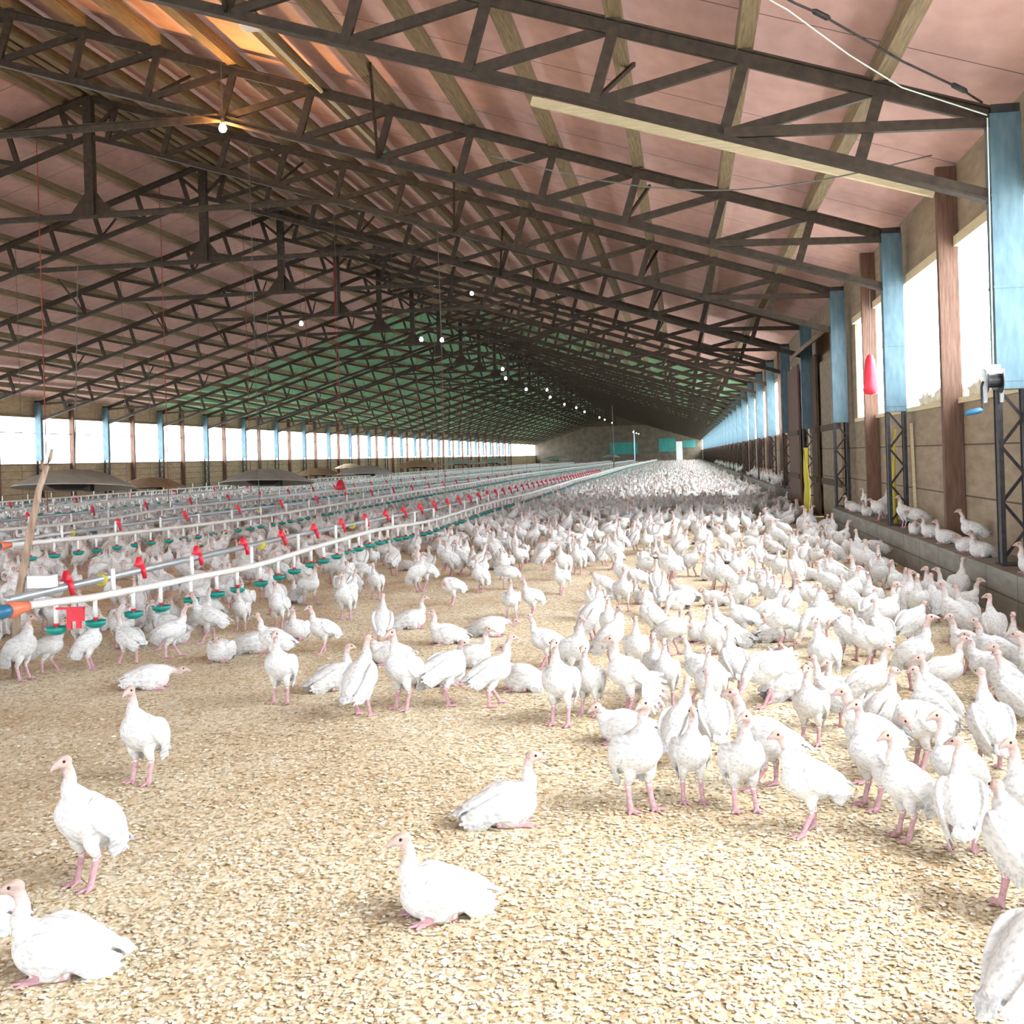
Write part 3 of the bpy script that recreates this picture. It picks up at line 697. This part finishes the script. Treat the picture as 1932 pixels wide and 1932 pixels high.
    for s_ in (-1, 1):
        y = s_ * .036
        if legs in ('stand', 'walk', 'lean'):
            st = {'stand': .006 * s_, 'walk': .045 * s_, 'lean': .02 * s_}[legs]
            hip = B(-.005, s_ * .034, -.03); hock = Vector((hip.x - .012 + st * .5, y, .088)); ft = Vector((hip.x + .012 + st, y * 1.08, .012))
            P.append((*loft([hip, hip.lerp(hock, .5) + Vector((.012, 0, 0)), hock], [(.030, .036), (.020, .024), (.0115, .0125)], 8, 10), WHITE))
            P.append((*loft([hock + Vector((0, 0, .012)), hock, hock.lerp(ft, .5), ft], [(.0105, .011), (.0115, .012), (.0092, .0095), (.0105, .0105)], 8, 8), LEG))
            ft = Vector((ft.x, ft.y, .0065))
        elif legs == 'sit':
            ft = Vector((.055, s_ * .045, .0065))
            P.append((*loft([Vector((-.03, s_ * .045, .012)), Vector((.02, s_ * .047, .009)), ft], [(.010, .010), (.009, .009), (.009, .0075)], 5, 8), LEG))
            P.append((*loft([B(-.02, s_ * .04, -.02), Vector((.02, s_ * .052, .035)), Vector((.0, s_ * .05, .022))], [(.03, .03), (.03, .03), (.016, .018)], 8, 10), WHITE))
        for a, ln in ((-32, .042), (0, .052), (32, .042), (180, .018)):
            a = math.radians(a); dv = Vector((math.cos(a), math.sin(a), 0))
            P.append((*loft([ft, ft + dv * ln * .55, ft + dv * ln - Vector((0, 0, .002))], [(.0085, .0065), (.0068, .0058), (.0036, .0034)], 5, 8), LEG))
    return P, (h, hd, sd, up, nb)
def merge_parts(P):
    v, f, col = [], [], []
    for (pv, pf, c) in P:
        o = len(v); v += [tuple(q) for q in pv]; f += [tuple(i + o for i in q) for q in pf]; col += [c] * len(pv)
    return v, f, col
def eval_mesh(me, mods):
    o = bpy.data.objects.new('tmp', me); C.objects.link(o)
    for (t, kw) in mods:
        md = o.modifiers.new(t, t)
        for k, val in kw.items(): setattr(md, k, val)
    dg = bpy.context.evaluated_depsgraph_get(); dg.update()
    r = bpy.data.meshes.new_from_object(o.evaluated_get(dg)); bpy.data.objects.remove(o); return r
from mathutils.kdtree import KDTree
def paint(me, v, col, info):
    h, hd, sd, up, nb = info
    kd = KDTree(len(v))
    for i, q in enumerate(v): kd.insert(q, i)
    kd.balance(); out = np.ones((len(me.vertices), 4), dtype=np.float32); W = np.array(WHITE); K = np.array(SKIN); T = np.array(TAN)
    for i, vv in enumerate(me.vertices):
        c = col[kd.find(vv.co)[1]]
        if c == 'neck':
            t = max(0, min(1, ((vv.co - nb).dot((h - nb).normalized()) / (h - nb).length - .30) / .55)); c = W * (1 - t) + K * t
        elif c == SKIN:
            t = max(0, min(1, .5 + (vv.co - h).dot(up) / .03)); c = K * (1 - t * .6) + T * t * .6
        out[i, :3] = c
    at = me.color_attributes.new('tint', 'FLOAT_COLOR', 'POINT'); at.data.foreach_set('color', out.ravel())
    me.materials.clear(); me.materials.append(M['bird']); me.polygons.foreach_set('use_smooth', [True] * len(me.polygons)); me.update()
POSES = {
    'alert': dict(), 'alertR': dict(yaw=-65, head=(.074, -.006, .372)), 'alertL': dict(yaw=70, head=(.074, .006, .372), droop=.045),
    'walk': dict(pitch=14, zc=.192, head=(.120, 0, .352), legs='walk', hp=-4, tailup=.0), 'lean': dict(pitch=30, zc=.198, head=(.092, .012, .378), yaw=25, legs='lean', hp=10),
    'peck': dict(pitch=-16, zc=.190, head=(.172, .012, .052), hp=-62, legs='walk'), 'preen': dict(pitch=10, zc=.195, head=(.118, .062, .215), yaw=125, hp=-45, legs='lean', neckr=.95),
    'hunch': dict(pitch=18, zc=.190, head=(.118, 0, .285), hp=-10, legs='stand', neckr=1.15), 'fan': dict(pitch=26, zc=.200, legs='lean', fan=True, yaw=-20, head=(.092, 0, .362)),
    'sit': dict(pitch=8, zc=.072, head=(.100, 0, .218), legs='sit', hp=-4), 'sitR': dict(pitch=10, zc=.073, head=(.092, -.004, .216), yaw=-70, legs='sit'),
    'sit0': dict(pitch=4, zc=.070, head=(.118, .010, .150), yaw=30, legs='sit', hp=-12, neckr=1.15), 'lie': dict(pitch=2, zc=.070, head=(.176, .012, .098), legs='sit', hp=-4, neckr=.95)}
FULL, LOD = {}, {}
for nm, kw in POSES.items():
    P, info = turkey_parts(**kw); v, f, col = merge_parts(P)
    src = bpy.data.meshes.new('src'); src.from_pydata(v, [], f); src.update()
    me = eval_mesh(src, [('REMESH', dict(mode='VOXEL', voxel_size=.0036, adaptivity=0.0)), ('SMOOTH', dict(factor=.5, iterations=2))])
    paint(me, v, col, info)
    lods = []
    for ratio in (.075, .022, .0075):
        lm = eval_mesh(me, [('DECIMATE', dict(ratio=ratio)), ('TRIANGULATE', {})])
        if 'tint' in lm.color_attributes: lm.color_attributes.remove(lm.color_attributes['tint'])
        paint(lm, v, col, info)
        co = np.empty(len(lm.vertices) * 3, dtype=np.float32); lm.vertices.foreach_get('co', co)
        fv = np.empty(len(lm.loops), dtype=np.int32); lm.loops.foreach_get('vertex_index', fv)
        tc = np.empty(len(lm.vertices) * 4, dtype=np.float32); lm.color_attributes['tint'].data.foreach_get('color', tc)
        lods.append((co.reshape(-1, 3), fv.reshape(-1, 3), tc.reshape(-1, 4)))
    LOD[nm] = lods
    # eyes, added after the fusing
    h, hd, sd, up, nb = info; vs = [x.co.copy() for x in me.vertices]; fs = [tuple(p.vertices) for p in me.polygons]
    tc = np.empty(len(vs) * 4, dtype=np.float32); me.color_attributes['tint'].data.foreach_get('color', tc); tc = tc.reshape(-1, 4).tolist()
    for s_ in (-1, 1):
        e = MB(); e.lathe((0, 0, 0), [(.0, .0046), (.0032, .0032), (.0046, 0), (.0032, -.0032), (.0, -.0046)], 8)
        c = h + hd * .008 + sd * s_ * .0150 + up * .005; o_ = len(vs)
        vs += [c + Vector(q) for q in e.v]; fs += [tuple(i + o_ for i in q) for q in e.f]; tc += [[*EYE, 1]] * len(e.v)
    m2 = bpy.data.meshes.new('turkey'); m2.from_pydata(vs, [], fs); at = m2.color_attributes.new('tint', 'FLOAT_COLOR', 'POINT')
    at.data.foreach_set('color', np.array(tc, dtype=np.float32).ravel()); m2.materials.append(M['bird']); m2.polygons.foreach_set('use_smooth', [True] * len(fs)); m2.update()
    FULL[nm] = m2
BIRDS = [
(-1.74,3.16,1.01,246,'alert', 'alert white turkey standing alone on open shavings, the nearest standing bird of the left half'),
(-2.09,4.22,0.98,260,'alert', 'white turkey standing with neck stretched up, in front of the one lying flat'),
(-2.93,6.0,1.0,16,'lie', 'white turkey lying flat on open shavings before the drinker pipe, head held low'),
(-1.51,2.59,1.0,200,'sit', 'large white turkey sitting in profile nearest the camera at the bottom left corner'),
(-1.9,2.79,1.0,198,'sit', 'white turkey cut off by the left frame edge behind the big sitting one'),
(-0.67,3.0,1.0,211,'sit', 'white turkey sitting alone on open shavings with its pink foot showing under the breast'),
(-0.62,3.77,1.0,16,'sit', 'white turkey sitting alone in the middle of the open shavings, facing the big flock'),
(-0.19,3.96,1.0,300,'alertR', 'white turkey with one drooping wing at the open corner of the front flock'),
(-0.28,4.88,1.0,183,'sit0', 'white turkey sitting behind the front corner bird, only its back and tail showing'),
(-0.01,4.06,0.87,280,'alert', 'narrow white turkey seen from the front, second along the front edge of the flock'),
(0.16,3.97,0.88,286,'alertR', 'broad breasted white turkey facing the camera, third along the front edge of the flock'),
(0.36,3.74,0.9,205,'walk', 'white turkey in profile with ruffled wing feathers and long pink legs at the flock front'),
(0.26,4.22,0.97,180,'walk', 'white turkey standing just behind the ruffled profile bird, rump towards it'),
(-0.05,4.51,0.85,58,'alert', 'white turkey with its head up between the first two birds of the front row'),
(0.08,4.65,0.86,103,'alert', 'white turkey seen from behind in the gap behind the narrow front bird'),
(0.6,4.02,0.94,211,'alert', 'white turkey with a full rounded breast standing left of the chesty profile bird'),
(0.64,4.35,0.92,198,'walk', 'white turkey standing close behind the full breasted bird, tan head above it'),
(0.65,3.71,0.86,205,'alert', 'chesty white turkey in profile with an orange tinted crown, front right of the flock'),
(0.77,3.56,0.85,80,'alertL', 'white turkey seen from behind with a hanging wing, next to the chesty profile bird'),
(0.82,3.15,1.0,100,'hunch', 'white turkey seen from behind on pink legs, half cut by the right frame edge'),
(0.97,3.57,0.9,206,'alert', 'white turkey with an orange head at the right frame edge, looking along the flock'),
(0.84,3.9,0.91,201,'alert', 'white turkey with a pale pink neck raised behind the hanging wing bird'),
(1.08,4.48,0.94,98,'alert', 'white turkey seen square from behind, pale neck upright, near the right frame edge'),
(0.83,4.47,1.0,208,'preen', 'white turkey bending its pinkish head down behind the chesty profile bird'),
(0.95,4.84,0.82,176,'alert', 'white turkey with a tan head stretching up behind the bending one'),
(0.75,4.82,0.81,28,'alert', 'white turkey with loose shaggy wing feathers behind the full breasted bird'),
(0.48,4.88,0.85,250,'alert', 'round breasted white turkey standing on its own patch of shavings behind the front row'),
(0.96,6.52,0.91,198,'walk', 'white turkey walking towards the middle, in front of the fanned one near the kerb'),
(1.16,7.35,1.0,358,'fan', 'white turkey with fanned ragged feathers at the edge of the kerb shade'),
(0.79,5.44,0.83,18,'walk', 'white turkey with a pink head looking towards the kerb, behind the shaggy one'),
(0.66,5.98,0.96,236,'alert', 'white turkey standing upright behind the round breasted one'),
(0.35,5.58,1.0,208,'peck', 'hunched white turkey with its head down and two pink legs apart'),
(0.47,5.75,1.0,28,'sit0', 'white turkey lying beside the hunched one, back rounded'),
(0.21,5.92,0.83,108,'alert', 'white turkey stretching tall, seen from behind, left of the hunched one'),
(-0.28,5.38,1.0,213,'fan', 'white turkey stretching one wing open like a fan in front of the flock'),
(-0.47,5.4,0.85,256,'alert', 'white turkey standing left of the one with the fanned wing'),
(-0.58,5.2,1.01,258,'alert', 'white turkey standing in front of the flock on two pink legs, breast to the camera'),
(-0.61,6.2,0.92,308,'alert', 'white turkey with a long raised neck behind the breast on bird'),
(-0.96,5.58,0.92,30,'walk', 'white turkey in profile leaning up with its head raised, beside a sitting one'),
(-0.86,5.95,1.0,173,'sit', 'white turkey sitting with a grey shaded breast, right of the leaning profile bird'),
(-1.55,5.34,0.97,70,'alert', 'white turkey standing on the open shavings, breast to the windows, neck upright'),
(-1.88,5.97,1.0,43,'sit', 'white turkey sitting in profile left of the standing one on the open shavings'),
(-1.38,5.52,1.02,240,'alert', 'white turkey with a pink neck standing in front of a resting cluster'),
(-1.19,5.59,1.0,38,'preen', 'white turkey doubled over and preening its breast in front of the resting cluster'),
(-1.3,6.1,1.0,18,'sit', 'white turkey resting behind the preening one'),
(-1.25,6.63,1.0,358,'sit', 'white turkey sitting low with its neck curled in the resting cluster'),
(-1.77,6.75,1.0,208,'sit0', 'white turkey lying low behind the pink necked standing bird'),
(-1.34,7.78,1.0,358,'lie', 'white turkey lying with grey streaked wing at the back of the resting cluster'),
(-1.57,7.46,1.0,208,'sit', 'white turkey sitting with a wing spread low at the back of the resting cluster'),
(-2.05,5.65,0.96,270,'alert', 'white turkey standing with legs apart on the open shavings, leftmost of the front standing ones'),
(-2.3,7.14,0.85,230,'walk', 'white turkey in three quarter view with a tan head, before the drinker pipe'),
(-1.99,7.43,0.86,100,'alert', 'slim white turkey seen from behind with a straight raised neck'),
(-1.98,8.16,1.0,18,'sit', 'white turkey resting right of the slim one seen from behind'),
(-2.61,8.69,0.95,263,'alert', 'round white turkey facing the camera at the edge of the drinker flock'),
(-2.78,7.15,1.0,28,'lie', 'white turkey lying stretched out at the edge of the drinker flock'),
(-2.88,6.88,1.0,273,'sit0', 'white turkey sitting like a ball, breast to the camera, before the drinker pipe'),
(-3.84,6.25,0.99,358,'alert', 'white turkey right under the coral end cap of the drinker pipe'),
(-3.82,6.51,0.85,18,'walk', 'white turkey second along the drinker pipe, beside the one under the end cap'),
(-3.62,6.61,0.85,23,'alert', 'white turkey drinking under the first green cup of the drinker pipe'),
(-3.44,6.79,0.87,158,'walk', 'white turkey with its wing tip out to one side under the third green cup'),
(-3.27,7.01,0.92,20,'walk', 'white turkey stepping forward past the third green cup'),
(-3.49,7.54,1.0,28,'lie', 'white turkey lying behind the stepping one under the drinker pipe'),
(-3.24,8.13,0.81,276,'alert', 'round white turkey facing the camera under the drinker pipe'),
(-2.48,6.74,0.86,193,'walk', 'white turkey walking away from the lying bird before the drinker pipe'),
(-2.68,7.73,1.0,273,'sit', 'white turkey hunched with its feathers hanging before the drinker pipe'),
(1.15,5.61,0.86,8,'walk', 'white turkey in profile with its head low, beside the shaded bare patch by the kerb'),
(1.5,8.03,0.93,263,'alert', 'shaded turkey standing with its neck straight up against the kerb'),
(1.57,8.9,0.81,273,'alert', 'shaded turkey facing the camera left of the straight necked one at the kerb'),
(1.63,8.18,0.86,88,'alert', 'shaded turkey right of the straight necked one at the kerb, first of a close pair'),
(1.81,8.1,0.86,338,'walk', 'shaded turkey right of the straight necked one at the kerb, second of a close pair'),
(1.37,5.3,0.86,188,'alert', 'shaded turkey with a pink neck and pale head nearest the camera along the kerb'),
(1.44,6.42,0.86,208,'walk', 'shaded turkey walking along the foot of the kerb behind the low headed profile bird'),
(1.54,6.21,0.86,178,'walk', 'shaded turkey at the foot of the kerb near the right frame edge'),
(1.01,5.03,0.86,180,'alert', 'white turkey with a yellowish neck in front of the low headed profile bird'),
(0.59,5.16,0.81,128,'walk', 'white turkey with a bent head between the round breasted bird and the shaggy one'),
(0.09,5.35,0.86,258,'alert', 'white turkey whose head rises above the bird seen from behind in the gap'),
(-0.17,5.85,0.82,263,'alert', 'white turkey standing right of the one with the fanned wing, grey breast to the camera'),
(-0.12,5.59,0.85,268,'alert', 'white turkey second to the right of the one with the fanned wing'),
(0.06,5.69,0.86,158,'walk', 'white turkey third to the right of the one with the fanned wing'),
(-0.29,6.34,0.86,273,'alert', 'white turkey right behind the head of the fanned wing bird'),
(-0.81,6.6,0.86,208,'walk', 'white turkey bending forward behind the breast on bird'),
(0.55,7.48,1.0,18,'lie', 'white turkey lying flat on the shavings between groups in the dense flock'),
(0.34,7.52,0.86,208,'walk', 'white turkey standing sideways left of the lying one in the dense flock'),
(0.66,2.42,1.0,22,'alert', 'nearest white turkey, cut by the right frame edge at the bottom corner')
]
taken = []
def put(x, y, z, sc, deg, pose, label, group):
    o = link('turkey', FULL[pose]); o.location = (x, y, z); o.scale = (sc, sc * random.uniform(.96, 1.06), sc); o.rotation_euler = (0, 0, math.radians(deg))
    tag(o, label, 'turkey', group)
for (x, y, sc, deg, pose, lab) in BIRDS:
    put(x, y, 0, sc, deg, pose, lab, 'white turkeys'); taken.append((x, y))
LEDGE = [(2.30, 16.9, 200, 'sit', 'turkey perched last on the kerb ledge before the doorway'), (2.28, 16.35, 150, 'sit0', 'turkey crouching second to last on the kerb ledge before the doorway'), (2.36, 15.75, 170, 'alert', 'turkey standing on the kerb ledge against the tan boards near the doorway'),
         (2.27, 15.2, 220, 'sit', 'turkey sitting on the kerb ledge under the red bell drinker'), (2.37, 14.75, 330, 'alert', 'turkey with its head turned away standing on the kerb ledge under the red bell drinker'), (2.25, 14.2, 185, 'hunch', 'hunched turkey on the kerb ledge just beyond the second steel post'),
         (2.30, 12.85, 200, 'alert', 'upright turkey on the kerb ledge just in front of the second steel post'), (2.33, 12.4, 175, 'preen', 'preening turkey on the kerb ledge between the second post and the brown stud'), (2.24, 11.95, 250, 'sit0', 'turkey sitting at the very edge of the kerb ledge, back rounded'),
         (2.29, 11.45, 180, 'sit', 'turkey sitting on the kerb ledge left of the nearest brown stud'), (2.27, 10.72, 165, 'sit', 'turkey sitting on the kerb ledge in front of the nearest brown stud'), (2.36, 10.15, 178, 'walk', 'turkey walking along the tan boards on the kerb ledge'),
         (2.24, 9.85, 195, 'sit0', 'low sitting turkey at the kerb edge below the walking one'), (2.23, 9.35, 200, 'sit', 'turkey sitting at the kerb edge left of the winch post'), (2.27, 8.15, 182, 'sit', 'turkey with a brown head sitting on the kerb ledge right of the winch post')]
for (x, y, d, p, lab) in LEDGE: put(x, y, KH, .9, d, p, lab, 'turkeys on the kerb ledge')

# ---- the rest of the flock: dart throwing over the floor
TH, FP, CXP, Y0P, RHO = .147, 2197.03, 966, 864.7, .0303
cth, sth, crr, srr = math.cos(TH), math.sin(TH), math.cos(RHO), math.sin(RHO)
EDGE = [(-30, 8.6), (-6, 7.6), (-4.4, 7.05), (-3.38, 7.32), (-2.91, 7.5), (-2.8, 8.4), (-2.6, 9.4), (-2.2, 9.9), (-1.6, 8.9), (-1.1, 8.0), (-.5, 6.5), (-.14, 5.7), (.28, 5.75), (.56, 5.2), (1.05, 5.0), (2.2, 5.0)]
def ymin(x):
    for a, b_ in zip(EDGE, EDGE[1:]):
        if x <= b_[0]: return a[1] + (b_[1] - a[1]) * (x - a[0]) / (b_[0] - a[0])
    return 9
def view(x, y, z=.2):
    dz = z - 1.2; Z = y * cth - x * sth; r_ = x * cth + y * sth
    u = (crr * r_ - srr * dz) / Z * FP; w = (srr * r_ + crr * dz) / Z * FP
    return CXP + u, Y0P - w, Z
def density(x, y):
    if y < 12 and -2.9 < x < -.7: return 3.2
    if x > 1.25 and y < 8: return 4.5
    if y < 25: return 7.5
    if y < 45: return 6.5
    if y < 100: return 4.5
    return 2.5
grid = {}
for t in taken: grid.setdefault((int(t[0] // .25), int(t[1] // .25)), []).append(t)
cand = []
for (ya, yb) in ((5, 12), (12, 25), (25, 45), (45, 100), (100, 160)):
    A = (yb - ya) * 23; n = int(A * 22)
    xs = -20.7 + 22.65 * rng.random(n); ys = ya + (yb - ya) * rng.random(n); acc = rng.random(n)
    for x, y, a in zip(xs.tolist(), ys.tolist(), acc.tolist()):
        if y < ymin(x) or a > density(x, y) / 18 or ((x + 4.2) ** 2 < .09 and min(abs(y - 70), abs(y - 100)) < .3): continue
        px, py, Z = view(x, y)
        if px < -60 or px > 2010 or py > 2100: continue
        gx, gy = int(x // .25), int(y // .25); rmin = .21 if y < 45 else .25; ok = True
        for i in (-1, 0, 1):
            for j in (-1, 0, 1):
                for q in grid.get((gx + i, gy + j), ()):
                    if (q[0] - x) ** 2 + (q[1] - y) ** 2 < rmin * rmin: ok = False
        if not ok: continue
        grid.setdefault((gx, gy), []).append((x, y)); cand.append((Z, x, y))
cand.sort()
PN = ['alert', 'alertR', 'alertL', 'walk', 'lean', 'hunch', 'peck', 'preen', 'sit', 'sitR', 'sit0', 'lie']
PW = np.array([18, 10, 6, 20, 10, 5, 5, 5, 8, 5, 5, 3], float); PW /= PW.sum()
PHR = {'alert': 'standing tall', 'alertR': 'standing with head turned aside', 'alertL': 'standing with a hanging wing', 'walk': 'walking', 'lean': 'stretching up', 'hunch': 'standing hunched', 'peck': 'pecking',
       'preen': 'preening', 'sit': 'sitting head up', 'sitR': 'sitting with head turned', 'sit0': 'sitting hunched', 'lie': 'lying low'}
def zone(x, y):
    if x > 1.15: return 'at the foot of the kerb'
    if x < -6.1: return 'beyond the second drinker pipe'
    if x < -3.15: return 'around the nearest drinker pipe'
    if x < -1.9: return 'before the nearest drinker pipe'
    return 'in the dense middle flock' if y > 8.5 else 'in the dense front flock'
def face(deg):
    return ('facing the kerb', 'seen from behind', 'facing the drinkers', 'facing the camera')[int(((deg + 45) % 360) // 90)]
NIND = 298 - len(BIRDS) - len(LEDGE)
for k, (Z, x, y) in enumerate(cand[:NIND]):
    p = PN[rng.choice(len(PN), p=PW)]; deg = float(rng.normal(200, 75)) if rng.random() < .6 else float(rng.random() * 360)
    put(x, y, 0, float(rng.uniform(.82, .97)), deg, p, f'white turkey {PHR[p]} {zone(x, y)}, {face(deg % 360)}', 'white turkeys')
far = [(Z, x, y, 0.0) for (Z, x, y) in cand[NIND:]]
for k in range(160):
    y = float(S(5.4) + rng.random() ** 1.6 * 60); 
    fr = ((y - S1) / BAY * 2) % 1
    if S(8.55) < y < S(9.25) or fr < .1 or fr > .9: continue
    far.append((y, 2.28, y, KH))
V, F_, T_ = [], [], []; off = 0
for (Z, x, y, z) in far:
    p = PN[rng.choice(len(PN), p=PW)]; co, fv, tc = LOD[p][0 if Z < 20 else 1 if Z < 42 else 2]
    a = float(rng.random() * 2 * PI); sc = float(rng.uniform(.82, .98)); ca, sa = math.cos(a) * sc, math.sin(a) * sc
    q = np.empty_like(co); q[:, 0] = co[:, 0] * ca - co[:, 1] * sa + x; q[:, 1] = co[:, 0] * sa + co[:, 1] * ca + y; q[:, 2] = co[:, 2] * sc + z
    V.append(q); F_.append(fv + off); T_.append(tc); off += len(co)
me = raw_mesh('turkey_flock', np.concatenate(V), np.concatenate(F_), M['bird'])
at = me.color_attributes.new('tint', 'FLOAT_COLOR', 'POINT'); at.data.foreach_set('color', np.concatenate(T_).astype(np.float32).ravel())
me.polygons.foreach_set('use_smooth', np.ones(len(me.polygons), dtype=bool))
o = link('turkey_flock', me); tag(o, 'dense flock of white turkeys filling the floor to the far end', 'turkeys', None, 'stuff')
print('individual birds', NIND + len(BIRDS) + len(LEDGE), 'far', len(far), 'verts', off)

# ------------------------------------------------------------------ light
w = bpy.data.worlds.new('World'); bpy.context.scene.world = w; w.use_nodes = True
bgn = w.node_tree.nodes['Background']; bgn.inputs[0].default_value = (.86, .94, 1.0, 1); bgn.inputs[1].default_value = 1.0
sun = bpy.data.lights.new('sun', 'SUN'); sun.energy = .42; sun.angle = math.radians(35); sun.color = (1, .97, .93)
so = bpy.data.objects.new('sun', sun); C.objects.link(so)
so.rotation_euler = Vector((-.78, .22, -.70)).to_track_quat('-Z', 'Y').to_euler()

# ------------------------------------------------------------------ camera
cam = bpy.data.cameras.new('camera'); co = bpy.data.objects.new('camera', cam); C.objects.link(co)
cam.sensor_width = 36; cam.lens = 36 * FP / 1932; cam.shift_y = -(966 - Y0P) / 1932; cam.clip_end = 400
r0 = Vector((cth, sth, 0)); f0 = Vector((-sth, cth, 0)); u0 = Vector((0, 0, 1))
rv = r0 * crr - u0 * srr; uv = r0 * srr + u0 * crr
m = Matrix((rv, uv, -f0)).transposed().to_4x4(); m.translation = (0, 0, 1.2); co.matrix_world = m
sc = bpy.context.scene; sc.camera = co
sc.view_settings.view_transform = 'Standard'; sc.view_settings.look = 'None'; sc.view_settings.gamma = 1; sc.view_settings.use_curve_mapping = False
sc.view_settings.exposure = 3.75
sc.cycles.max_bounces = 6; sc.cycles.diffuse_bounces = 3; sc.cycles.glossy_bounces = 2
sc.cycles.use_adaptive_sampling = True; sc.cycles.adaptive_threshold = .08
